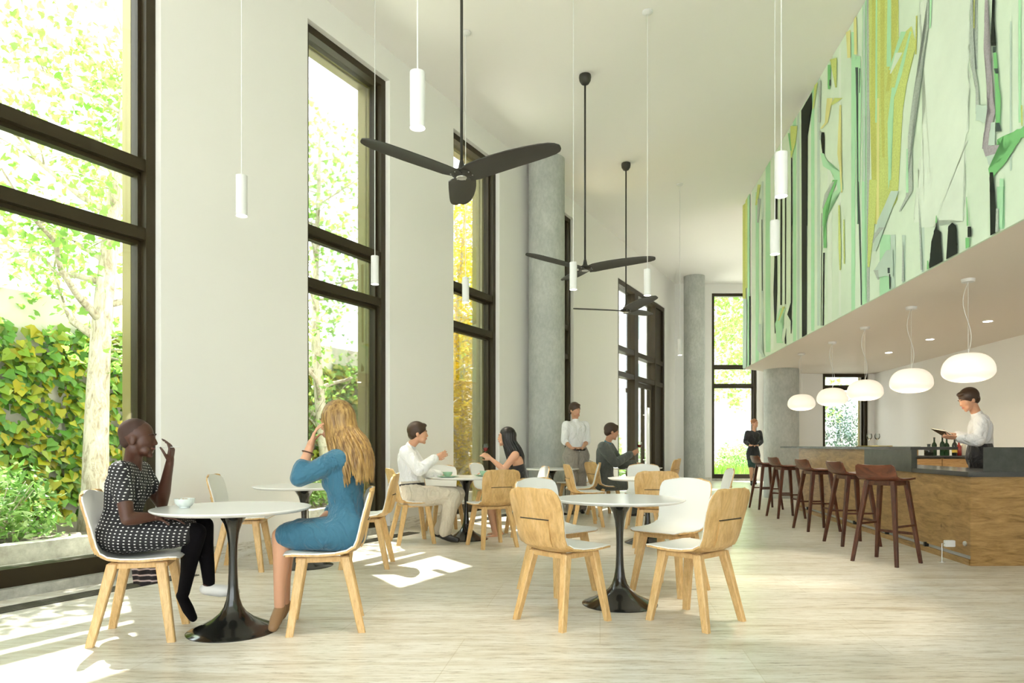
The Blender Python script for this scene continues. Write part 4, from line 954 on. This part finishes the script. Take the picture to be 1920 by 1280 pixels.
def person(name, label, J, skm, wear, vox=.008, k=1.0, male=False, hair=None, lipm=None, browm=None, fingers=True):
    """J: joints in the world; wear: list of garments (name, kind, material, args)."""
    root = thing(name, label, 'person', (0, 0, 0)); r0 = J['pelvis'].copy(); r0.z = 0; root.location = r0
    O = {q: (v_-r0 if isinstance(v_, V) and q not in ('f', 'u', 'hRd', 'hLd', 'hRn', 'hLn') else v_) for q, v_ in J.items()}
    g = lambda q: O[q]
    lat_ = (g('sL')-g('sR')).normalized(); mid = (g('sL')+g('sR'))/2; pel = g('pelvis'); hl = (g('hL')-g('hR')).normalized()
    fwd = lat_.cross((mid-pel).normalized()); waist = mid.lerp(pel, .62)
    tw = J.get('tw', 1.0)*k
    def torso(b, o=0, lo=1.0, waistr=.0):
        for s in (-1, 1):
            c1 = mid+lat_*s*.085*tw-(mid-pel).normalized()*.07; w1 = waist+lat_*s*(.045)*tw; p1 = pel+hl*s*.075*tw
            chain(b, [(c1, (.088*tw+o)), (mid.lerp(pel, .35)+lat_*s*.07*tw, .086*tw+o), (w1, .080*tw+o), (pel.lerp(waist, .25)+hl*s*.07*tw, .10*tw+o), (p1, .108*tw+o)])
        chain(b, [(g('sR').lerp(mid, .2), .048*tw+o), (g('sL').lerp(mid, .2), .048*tw+o)])
        chain(b, [(mid-(mid-pel).normalized()*.06, .085*tw+o), (pel, .10*tw+o)])
        if not male:
            for s in (-1, 1): ell(b, mid.lerp(pel, .30)+lat_*s*.07*tw+fwd*.055*tw, lat_, fwd, lat_.cross(fwd), .058*tw+o, .055*tw+o, .058*tw+o)
    def arm(b, S, o=0, t0=0, t1=2.0):
        s, e, w = g('s'+S), g('e'+S), g('w'+S); pts = [(0, s, .054), (.25, s.lerp(e, .25), .050), (.6, s.lerp(e, .6), .043), (1, e, .036), (1.3, e.lerp(w, .3), .038), (1.7, e.lerp(w, .7), .029), (2, w, .024)]
        def at(t):
            for (a, p, r_), (c, q, r2) in zip(pts, pts[1:]):
                if a <= t <= c: z = (t-a)/(c-a); return (p.lerp(q, z), (r_+(r2-r_)*z)*k+o)
        ts = [t0]+[p[0] for p in pts if t0 < p[0] < t1]+[t1]; chain(b, [at(t) for t in ts])
    def legs(b, S, o=0, t0=0, t1=2.0, cal=1):
        h, kn, a = g('h'+S), g('k'+S), g('a'+S); back = (h.lerp(a, .5)-kn); back = back.normalized() if back.length > .01 else V((0, 0, 0))
        pts = [(0, h, .088), (.5, h.lerp(kn, .5), .074), (.9, h.lerp(kn, .92), .056), (1, kn, .053), (1.3, kn.lerp(a, .28)+back*.012, .052), (1.65, kn.lerp(a, .65), .038), (2, a, .031)]
        def at(t):
            for (x, p, r_), (c, q, r2) in zip(pts, pts[1:]):
                if x <= t <= c: z = (t-x)/(c-x); return (p.lerp(q, z), (r_+(r2-r_)*z)*k+o)
        ts = [t0]+[p[0] for p in pts if t0 < p[0] < t1]+[t1]; chain(b, [at(t) for t in ts])
    def foot(b, S, o=0, low=False):
        a, t = g('a'+S), g('t'+S); d = (t-a).normalized(); dn = (a-g('k'+S)).normalized(); hp = a+dn*.035*k-d*.02*k
        if not low: chain(b, [(a, .031*k+o), (hp, .028*k+o)])
        chain(b, [(hp, .027*k+o), (a.lerp(t, .55)+dn*.018*k, .030*k+o), (t, .022*k+o)])
    b = MB(); torso(b)
    for S in 'RL': arm(b, S); legs(b, S); foot(b, S)
    for S in 'RL':
        if fingers: hand(b, g('w'+S), J['h%sd' % S], J['h%sn' % S], k*.98, J.get('curl'+S, .5), J.get('side'+S, 1 if S == 'R' else -1), J.get('fr', .0078))
    nb = mid+V((0, 0, .01)); hc = g('head'); f, u = V(J['f']), V(J['u']); hk = J.get('hk', 1.0)*k
    chain(b, [(nb-V((0, 0, .03)), .060*k), (nb.lerp(hc, .35), .050*k), (hc-u.normalized()*.06*k-f.normalized()*.018*k, .050*k)])
    A, r_, f_, u_ = head(b, hc, f, u, hk, male)
    body = skin(b, 'body', skm, root, vox, 3)
    face_parts(A, r_, f_, u_, hk, body, lipm or lip_f, browm or hair_br)
    for gm in wear:
        nm, kd, m = gm[:3]; a = gm[3] if len(gm) > 3 else {}
        b = MB(); o = a.get('o', .012)
        if kd == 'top':
            torso(b, o)
            for S in 'RL': arm(b, S, o+a.get('so', 0), 0, a.get('sl', 1.0))
            if a.get('collar'): chain(b, [(nb-V((0, 0, .03)), .06*k+o*.5), (nb.lerp(hc, .28), .053*k+o*.4)])
            if a.get('skirt'):
                for S in 'RL': legs(b, S, o+.006, 0, a['skirt'])
                e = a['skirt']; 
                for q in (.2, .5, .8):
                    pR = g('hR').lerp(g('kR'), e*q); pL = g('hL').lerp(g('kL'), e*q); capsule(b, pR, .08*k+o, pL, .08*k+o)
                pR = g('hR').lerp(g('kR'), e); pL = g('hL').lerp(g('kL'), e); capsule(b, pR, .058*k+o, pL, .058*k+o)
            if a.get('tail'):
                for S in 'RL': legs(b, S, o+.02, 0, a['tail'])
        elif kd == 'trousers':
            for s in (-1, 1): capsule(b, pel+hl*s*.06*tw+(mid-pel).normalized()*a.get('rise', .08), .098*tw+o, pel+hl*s*.075*tw, .11*tw+o)
            for S in 'RL': legs(b, S, o+a.get('lo', .008), 0, a.get('end', 1.97))
            if a.get('wide'):
                for S in 'RL':
                    kn, an = g('k'+S), g('a'+S); chain(b, [(kn, .062*k+o), (kn.lerp(an, .93), .058*k+o)])
        elif kd in ('shoes', 'stockings'):
            for S in 'RL':
                b = MB()
                if kd == 'stockings': legs(b, S, .004, .5, 2.0)
                if not (a.get('bare') == S): foot(b, S, .007 if kd == 'shoes' else .004, kd == 'shoes' and a.get('low', False))
                skin(b, 'shoe' if kd == 'shoes' else 'stocking', m, root, max(vox, .007), 3)
            continue
        elif kd == 'skirt':
            for S in 'RL': legs(b, S, o, 0, a.get('end', .8))
            capsule(b, pel+hl*.08, .12*k, pel-hl*.08, .12*k)
            for q in (.3, .6, .8): capsule(b, g('hR').lerp(g('kR'), q), .085*k+o, g('hL').lerp(g('kL'), q), .085*k+o)
        elif kd == 'belt':
            ax = (mid-pel).normalized(); c = pel+ax*a.get('h', .10)
            for dx in (-.05, .05): capsule(b, c+hl*dx*tw, .098*tw+a.get('o', .014), c+hl*dx*tw+ax*.001, .098*tw+a.get('o', .014))
        if kd == 'belt':
            bm_ = MB(); ax = (mid-pel).normalized(); n = 40; vs = []
            ay = hl; az = ax.cross(hl); c = pel+ax*a.get('h', .13); rx, ry = a.get('rx', .155)*tw, a.get('ry', .115)*tw
            for zz in (-.018, .018):
                for j in range(n): q = 2*math.pi*j/n; vs.append(c+ay*(rx*math.cos(q))+az*(ry*math.sin(q))+ax*zz)
            bm_.add(vs, [(j, (j+1) % n, n+(j+1) % n, n+j) for j in range(n)]).build(nm, m, root, True)
        else: skin(b, nm, m, root, max(vox, .008), a.get('it', 6), uvbox=a.get('uv', False))
    if hair: hair(root, A, r_, f_, u_, hk, O)
    return root, A, O, r0

def short_hair(m, shaved=False, vox=.007):
    def fn(root, A, r, f, u, k, O):
        b = MB(); t = .001 if shaved else .012
        ell(b, A(0, -.020, .036), r, f, u, (.073+t)*k, (.093+t)*k, (.085+t)*k); ell(b, A(0, -.055, -.01), r, f, u, (.060+t)*k, (.045+t)*k, (.055+t)*k)
        if not shaved:
            ell(b, A(0, .045, .088), r, f, u, .055*k, .045*k, .026*k)
            for s in (-1, 1): capsule(b, A(.066*s, .012, .03), .012*k, A(.071*s, .020, -.008), .006*k)
        skin(b, 'hair', m, root, vox, 4)
    return fn
def long_hair(m, drop, width=.085, strands=150, back=-.06, seed=1, fall=None, rad=.008):
    def fn(root, A, r, f, u, k, O):
        rn = random.Random(seed); b = MB()
        ell(b, A(0, -.022, .040), r, f, u, .084*k, .102*k, .092*k); ell(b, A(0, -.07, -.03), r, f, u, .074*k, .06*k, .10*k)
        skin(b, 'hair', m, root, .008, 4)
        c = MB(); dn = V((0, 0, -1)); fl = fall or V((0, 0, 0))
        for i in range(strands):
            a = rn.uniform(-2.35, 2.35); e = rn.uniform(.15, 1.0); rr = .088*k
            # start on the crown, run over the side or back of the skull, then fall
            s1 = A(0, -.01, 0)+u*(.13*k)*(.93)+(-f*math.cos(a)+r*math.sin(a))*rr*.25; s2 = A(0, -.02, .05)+(-f*math.cos(a)*.098+r*math.sin(a)*.084)*k
            s3 = A(0, -.025, -.045)+(-f*math.cos(a)*.096+r*math.sin(a)*.085)*k; ln = drop*rn.uniform(.72, 1.0)
            kb = -f*math.cos(a)*.02*k+r*math.sin(a)*.02*k; wv = rn.uniform(-.012, .012)
            bk = -f*(-back)
            p4 = s3+dn*ln*.35+bk*.5+kb+fl*.35+r*wv; p5 = s3+dn*ln*.7+bk*.9+kb+fl*.7-r*wv; p6 = s3+dn*ln+bk+kb*.5+fl+r*wv*.5
            q = [s1, s2, s3, p4, p5, p6]; sm = []
            for t in range(16):
                x = t/15*5; j = min(int(x), 4); w = x-j; P_ = [q[max(j-1, 0)], q[j], q[j+1], q[min(j+2, 5)]]
                sm.append(.5*((2*P_[1])+(P_[2]-P_[0])*w+(2*P_[0]-5*P_[1]+4*P_[2]-P_[3])*w*w+(3*P_[1]-P_[0]-3*P_[2]+P_[3])*w**3))
            rd = rad*rn.uniform(.7, 1.2); c.tube(sm, [rd*.5]+[rd]*12+[rd*.8, rd*.55, rd*.2], 6, flat=.7)
        c.build('hair_lengths', m, root, True)
    return fn

Z0 = V((0, 0, 1))
# --- woman in the polka dot dress
d = 3.9
J = dict(head=P(259, 822, 3.93), f=(.98, .18, -.05), u=(0, 0, 1), sR=P(226, 884, 3.80), sL=P(262, 882, 4.12), pelvis=P(224, 998, 3.93), hR=P(230, 1004, 3.84), hL=P(240, 1000, 4.02),
         eR=P(239, 973, 3.72), wR=P(292, 968, 3.82), eL=P(303, 944, 4.14), wL=P(318, 868, 4.02), kR=P(368, 998, 3.93), kL=P(382, 985, 4.08), aR=P(344, 1112, 4.06), tR=P(362, 1158, 4.13), aL=P(392, 1092, 4.08), tL=P(436, 1108, 4.12),
         hRd=(.95, .15, -.1), hRn=(0, -.1, -1), hLd=(.15, 0, 1), hLn=(-.9, -.1, .1), curlR=.25, curlL=.75, tw=.97, hk=.98)
person('person', 'bald woman in a polka dot dress seated at the left, raising a fork', J, sk_dark,
       [('dress', 'top', dots, dict(sl=.55, skirt=.80, uv=True, o=.012)), ('stockings', 'stockings', mat('black_stockings', (.004, .003, .004), .9, spec=.15), dict(bare='L'))], vox=.0055, k=.98, hair=short_hair(hair_sh, True), lipm=lip_d, browm=hair_sh)
pw = [o for o in COL.objects if o.name.startswith('person')][0]
# white slip-on shoe on her raised foot, and the hem hanging under the seat
b = MB(); a = J['aL']; t_ = J['tL']; r0 = V((J['pelvis'].x, J['pelvis'].y, 0)); dn = V((0, 0, -1))
chain(b, [(a-r0+dn*.045-(t_-a).normalized()*.02, .036), (a.lerp(t_, .5)-r0+dn*.022, .039), (t_-r0+V((.02, 0, -.002)), .026)]); skin(b, 'white_shoe', mat('white_leather', (.78, .76, .72), .4), pw, .006, 3)
b = MB()
cl = mat('striped_hem', (.02, .016, .018), .8); wv = N(cl, 'ShaderNodeTexWave'); wv.bands_direction = 'Z'; wv.inputs['Scale'].default_value = 9; wv.inputs['Distortion'].default_value = 1.2; L(cl, coords(cl), wv.inputs['Vector'])
L(cl, ramp(cl, wv.outputs[0], [(.80, (.02, .016, .018)), (.88, (.55, .45, .45))]), bsdf(cl).inputs['Base Color'])
q0 = P(243, 1062, 4.12); vs = []; nx, nz = 12, 6
for side in (0, .008):
    for i in range(nx+1):
        for j in range(nz+1):
            u_, v_ = i/nx, j/nz; vs.append(P(246+50*u_+4*v_, 1062+v_*(36-10*abs(u_-.35)), 4.13)+V((0, .012*math.sin(u_*14)+side, 0))-r0)
K = (nx+1)*(nz+1); fs = []
for i in range(nx):
    for j in range(nz): a = i*(nz+1)+j; fs += [(a, a+1, a+nz+2, a+nz+1), (K+a, K+a+nz+1, K+a+nz+2, K+a+1)]
for i in range(nx): a = i*(nz+1)+nz; fs.append((a, K+a, K+a+nz+1, a+nz+1))
for j in range(nz): fs += [(j, K+j, K+j+1, j+1), (nx*(nz+1)+j, nx*(nz+1)+j+1, K+nx*(nz+1)+j+1, K+nx*(nz+1)+j)]
b.add(vs, fs).build('hanging_hem', cl, pw, True)
# fork in her raised hand
t = thing('fork', 'small pale fork held at the mouth of the woman in the polka dot dress', 'fork', P(322, 838, 4.0))
b = MB(); p0 = V((0, 0, 0)); e = P(297, 839, 3.97)-P(322, 838, 4.0); b.tube([V((.055, 0, .002)), p0, e*.75], [.0045, .003, .003], 8, flat=.6); b.build('handle', white_metal, t, True)
b = MB()
for s in (-.006, 0, .006): b.tube([e*.75, e*.82+V((0, s, .002)), e*1.05+V((0, s, .003))], [.0026, .002, .0016], 5)
b.build('tines', white_metal, t, True)

# --- woman in the blue dress
blue = fabric('blue_crepe', (.030, .135, .215), .75); n_ = noisy(blue, coords(blue), 9, 3, .5)
J = dict(head=P(630, 790, 4.12), f=(-.94, .32, -.16), u=(-.05, 0, 1), sL=P(634, 862, 4.00), sR=P(655, 858, 4.30), pelvis=P(652, 996, 4.13), hL=P(640, 1000, 4.04), hR=P(646, 996, 4.22),
         eL=P(561, 896, 3.98), wL=P(581, 838, 4.02), eR=P(640, 945, 4.42), wR=P(592, 984, 4.24), kL=P(527, 1004, 4.02), kR=P(532, 1000, 4.22), aL=P(524, 1134, 4.03), tL=P(512, 1176, 3.95), aR=P(534, 1128, 4.25), tR=P(520, 1160, 4.2),
         hLd=(.28, .10, 1), hLn=(.9, .3, -.1), hRd=(-.9, -.1, -.25), hRn=(0, 0, -1), curlL=.32, curlR=.3, tw=1.0)
r_, A_, O_, q0_ = person('person', 'long haired blond woman in a blue dress seated at the foreground table', J, sk_fair,
       [('dress', 'top', blue, dict(sl=1.35, skirt=.88, o=.014, so=.004, it=6)), ('shoes', 'shoes', mat('tan_leather', (.30, .17, .08), .5), dict(low=True))], vox=.0055, hair=long_hair(hair_bd, .36, strands=240, seed=4, back=-.085, fall=V((.025, -.02, 0)), rad=.010))
w = O_['wL']; e = O_['eL']; ax = (w-e).normalized(); c = w.lerp(e, .18)
bm = bmesh.new(); bmesh.ops.create_circle(bm, segments=4, radius=.1); bm.free()
b = MB(); n1 = ax.orthogonal().normalized(); n2 = ax.cross(n1); ring = [c+n1*(.030*math.cos(2*math.pi*i/24))+n2*(.030*math.sin(2*math.pi*i/24)) for i in range(25)]
b.tube(ring, .0075, 8, flat=.5); b.build('bracelet', mat('brown_leather', (.10, .035, .015), .5), r_, True)

# --- man in the white shirt
shirt = fabric('white_shirt', (.80, .80, .80), .8); khaki = fabric('khaki_cloth', (.60, .53, .42), .85); blk = mat('black_leather', (.012, .011, .011), .4)
J = dict(head=P(784, 812, 7.6), f=(1, .1, -.05), u=(0, 0, 1), sR=P(762, 848, 7.45), sL=P(768, 846, 7.85), pelvis=P(772, 928, 7.65), hR=P(776, 930, 7.55), hL=P(780, 930, 7.75), eR=P(786, 882, 7.38), wR=P(816, 858, 7.5), eL=P(800, 888, 7.9), wL=P(826, 890, 7.95),
         kR=P(850, 929, 7.55), kL=P(858, 926, 7.78), aR=P(834, 1000, 7.48), tR=P(858, 1012, 7.42), aL=P(822, 996, 7.75), tL=P(845, 1006, 7.72), hRd=(.9, 0, .35), hRn=(0, .9, .3), hLd=(1, 0, 0), hLn=(0, 0, -1), curlR=.4, curlL=.2, tw=1.12)
person('person', 'man in a white shirt and khaki trousers seated side on, talking across the plates', J, sk_fair,
       [('shirt', 'top', shirt, dict(sl=1.95, collar=True, o=.018, so=.008)), ('trousers', 'trousers', khaki, dict(o=.024, lo=.01)), ('belt', 'belt', blk, dict(h=.11, rx=.168, ry=.135)), ('shoes', 'shoes', blk)], vox=.009, k=1.03, male=True, hair=short_hair(hair_br))
# --- dark haired woman
bd = fabric('black_dress', (.008, .008, .009), .7)
J = dict(head=P(949, 819, 8.15), f=(-1, -.05, -.02), u=(0, 0, 1), sL=P(966, 853, 8.0), sR=P(968, 852, 8.33), pelvis=P(980, 922, 8.2), hL=P(976, 924, 8.1), hR=P(976, 924, 8.3), eL=P(944, 880, 7.95), wL=P(921, 860, 7.98), eR=P(940, 892, 8.35), wR=P(916, 884, 8.25),
         kL=P(912, 926, 8.1), kR=P(914, 924, 8.3), aL=P(928, 1000, 8.1), tL=P(908, 1010, 8.05), aR=P(936, 996, 8.3), tR=P(916, 1002, 8.28), hLd=(-.8, 0, .5), hLn=(-.3, .9, -.3), hRd=(-1, 0, -.1), hRn=(0, 0, -1), curlL=.7, curlR=.3, tw=.92)
_p, _A, _O, _r = person('person', 'woman with long straight black hair and black strapless dress, lifting a wine glass', J, sk_fair,
       [('skirt', 'skirt', bd, dict(o=.014))], vox=.009, k=.96, hair=long_hair(hair_bl, .36, strands=170, seed=6, back=-.06, fall=V((.03, 0, 0)), rad=.011))
b = MB(); mid = (_O['sL']+_O['sR'])/2; pel = _O['pelvis']; lat_ = (_O['sL']-_O['sR']).normalized(); fw = lat_.cross((mid-pel).normalized())
for s in (-1, 1):
    chain(b, [(mid.lerp(pel, .36)+lat_*s*.065, .094), (mid.lerp(pel, .62)+lat_*s*.045, .090), (pel+lat_*s*.07, .115)]); ell(b, mid.lerp(pel, .36)+lat_*s*.064+fw*.05, lat_, fw, Z0, .062, .062, .055)
skin(b, 'bodice', bd, _p, .009, 5)
g = P(913, 858, 7.98); wineglass(g.x, g.y, g.z-.02, 'glass of red wine held up by the dark haired woman', 1.0, True, -.12)
# --- man in the grey suit
suit = fabric('grey_suit', (.085, .095, .085), .85); tealsh = fabric('teal_shirt', (.03, .15, .24), .7)
J = dict(head=P(1147, 809, 10.5), f=(.97, .05, -.2), u=(.05, 0, 1), sR=P(1131, 838, 10.32), sL=P(1142, 838, 10.78), pelvis=P(1132, 903, 10.6), hR=P(1136, 906, 10.5), hL=P(1140, 906, 10.72), eR=P(1154, 868, 10.35), wR=P(1184, 850, 10.55), eL=P(1165, 872, 10.85), wL=P(1190, 868, 10.9),
         kR=P(1190, 908, 10.55), kL=P(1192, 906, 10.8), aR=P(1186, 960, 10.5), tR=P(1206, 967, 10.5), aL=P(1184, 955, 10.8), tL=P(1204, 962, 10.85), hRd=(.9, .2, .35), hRn=(0, .9, .2), hLd=(1, 0, 0), hLn=(0, 0, -1), curlR=.6, curlL=.2, tw=1.15)
person('person', 'man in a grey suit and teal shirt seated in the distance, holding a wine glass', J, sk_tan,
       [('shirt', 'top', tealsh, dict(sl=.3, collar=True, o=.008)), ('jacket', 'top', suit, dict(sl=1.9, o=.024, so=.008)), ('trousers', 'trousers', suit, dict(o=.018)), ('shoes', 'shoes', blk)], vox=.011, k=1.06, male=True, hair=short_hair(hair_br, vox=.009))
g = P(1197, 848, 10.6); wineglass(g.x, g.y, g.z-.02, 'wine glass with red wine held out by the grey suited man', 1.0, True, .12)
# --- waiter standing
greyt = fabric('taupe_trousers', (.34, .30, .25), .85)
J = dict(head=P(1078, 769, 10.9), f=(.55, -.8, -.15), u=(0, 0, 1), sR=P(1062, 797, 10.8), sL=P(1097, 797, 11.0), pelvis=P(1080, 856, 10.92), hR=P(1073, 858, 10.9), hL=P(1087, 858, 10.95), eR=P(1058, 826, 10.75), wR=P(1072, 840, 10.6), eL=P(1102, 826, 10.95), wL=P(1092, 840, 10.7),
         kR=P(1072, 908, 10.86), kL=P(1089, 908, 10.98), aR=P(1070, 954, 10.95), tR=P(1071, 963, 10.72), aL=P(1091, 953, 11.05), tL=P(1093, 961, 10.85), hRd=(.6, -.5, .1), hRn=(0, 0, -1), hLd=(-.5, -.6, .1), hLn=(0, 0, -1), curlR=.5, curlL=.5, tw=1.08)
person('person', 'standing waiter in a white shirt and taupe trousers beside the tall concrete column', J, sk_tan,
       [('shirt', 'top', shirt, dict(sl=1.2, collar=True, o=.014, so=.006)), ('trousers', 'trousers', greyt, dict(o=.030, wide=True)), ('belt', 'belt', blk, dict(h=.12, rx=.165, ry=.135)), ('shoes', 'shoes', blk)], vox=.011, k=1.02, male=True, hair=short_hair(hair_br, vox=.009))
# --- walking woman far back
gd = fabric('dark_green_dress', (.008, .045, .035), .7)
D_ = 18.5
J = dict(head=P(1415, 793.5, D_), f=(.55, -.8, -.12), u=(0, 0, 1), sR=P(1402, 811, D_-.05), sL=P(1424, 811, D_+.05), pelvis=P(1412, 851, D_), hR=P(1408, 853, D_), hL=P(1417, 853, D_), eR=P(1397, 828, D_-.05), wR=P(1406, 835, D_-.3), eL=P(1428, 828, D_), wL=P(1421, 835, D_-.25),
         kR=P(1408, 880, D_-.10), kL=P(1417, 880, D_+.02), aR=P(1409, 902, D_-.05), tR=P(1409, 908.5, D_-.22), aL=P(1416, 900, D_+.15), tL=P(1417, 906.5, D_), hRd=(.7, -.4, .1), hRn=(0, 0, -1), hLd=(-.7, -.4, .1), hLn=(0, 0, -1), curlR=.7, curlL=.7, tw=.95)
def updo(root, A, r, f, u, k, O):
    b = MB(); ell(b, A(0, -.022, .038), r, f, u, .082*k, .10*k, .092*k); ell(b, A(0, -.10, .05), r, f, u, .04*k, .04*k, .04*k); skin(b, 'hair', hair_red, root, .01, 3)
person('person', 'distant woman in black jacket and green dress walking before the back window', J, sk_fair,
       [('dress', 'top', gd, dict(sl=.1, skirt=.72, o=.014)), ('jacket', 'top', bd, dict(sl=1.8, o=.016, so=.004, tail=.22)), ('shoes', 'shoes', blk)], vox=.013, k=1.0, hair=updo)
# --- barman
J = dict(head=P(1816, 749, 7.7), f=(-.92, .05, -.42), u=(-.35, 0, .95), sL=P(1840, 789, 7.5), sR=P(1836, 789, 7.9), pelvis=P(1838, 858, 7.75), hL=P(1838, 864, 7.65), hR=P(1838, 864, 7.85), eL=P(1834, 826, 7.42), wL=P(1795, 820, 7.5), eR=P(1826, 826, 7.95), wR=P(1790, 815, 7.85),
         kL=P(1838, 936, 7.68), kR=P(1832, 936, 7.86), aL=P(1842, 1000, 7.7), tL=P(1815, 1010, 7.66), aR=P(1836, 998, 7.88), tR=P(1808, 1007, 7.86), hLd=(-1, .05, .05), hLn=(0, .5, .8), hRd=(-1, -.1, .1), hRn=(0, -.5, .8), curlL=.5, curlR=.5, tw=1.12)
person('person', 'dark haired barman in a white shirt and black apron looking down at a small book', J, sk_fair,
       [('shirt', 'top', shirt, dict(sl=1.85, collar=True, o=.018, so=.010)), ('trousers', 'trousers', bd, dict(o=.018, rise=.10, wide=True)), ('shoes', 'shoes', blk)], vox=.009, k=1.04, male=True, hair=short_hair(hair_br))
t = thing('order_book', 'small black covered book held open by the barman', 'book', P(1770, 812, 7.68)); t.rotation_euler = (R(10), R(28), R(10))
MB().rbox(-.085, .085, -.12, .12, -.006, -.003, .001).build('cover', black_matt, t); MB().box(-.08, .08, -.115, .115, -.003, .004).build('pages', lab_m, t)

# ---------------------------------------------------------------- tableware
cer = mat('pale_ceramic', (.74, .80, .76), .2, coat=.3); grn = mat('celadon', (.36, .55, .38), .25, coat=.3); food = mat('cereal', (.42, .25, .10), .8); berry = mat('berries', (.18, .02, .03), .4)
def bowl(x, y, z, s, m, label, fill=True):
    t = thing('bowl', label, 'bowl', (x, y, z)); 
    MB().lathe([(r*s, q*s) for r, q in [(.034, 0), (.034, .008), (.045, .014), (.060, .035), (.066, .062), (.0635, .063), (.058, .036), (.040, .018), (.001, .015)]], 40).build('body', m, t, True, 50)
    if fill:
        b = MB(); rn = random.Random(3); b.lathe([(.056*s, .045*s), (.060*s, .050*s), (.04*s, .055*s), (.001, .058*s)], 24)
        for i in range(14): a = rn.uniform(0, 6.3); q = rn.uniform(0, .045)*s; ell(b, V((q*math.cos(a), q*math.sin(a), .056*s)), V((1, 0, 0)), V((0, 1, 0)), Z0, .006, .006, .005)
        b.build('cereal', food, t, True)
q = P(347, 951, 3.95); bowl(-1.885, 3.93, .7212, .86, cer, 'small pale bowl of cereal on the left foreground table')
def plate(x, y, z, r, label):
    o = MB().lathe([(r*.6, 0), (r*.62, .003), (r, .012), (r*.995, .015), (r*.62, .007), (.001, .006)], 48).build('plate', grn, smooth=True, angle=50); o.location = (x, y, z); tag(o, label, 'plate', 'celadon plates'); return o
plate(-.73, 7.74, .7212, .125, 'celadon plate under the bowl before the white shirted man'); bowl(-.73, 7.74, .7275, .85, grn, 'celadon bowl in front of the white shirted man', False)
plate(-.32, 7.98, .7212, .125, 'celadon plate under the bowl before the dark haired woman'); bowl(-.32, 7.98, .7275, .9, grn, 'celadon bowl in front of the dark haired woman', False)
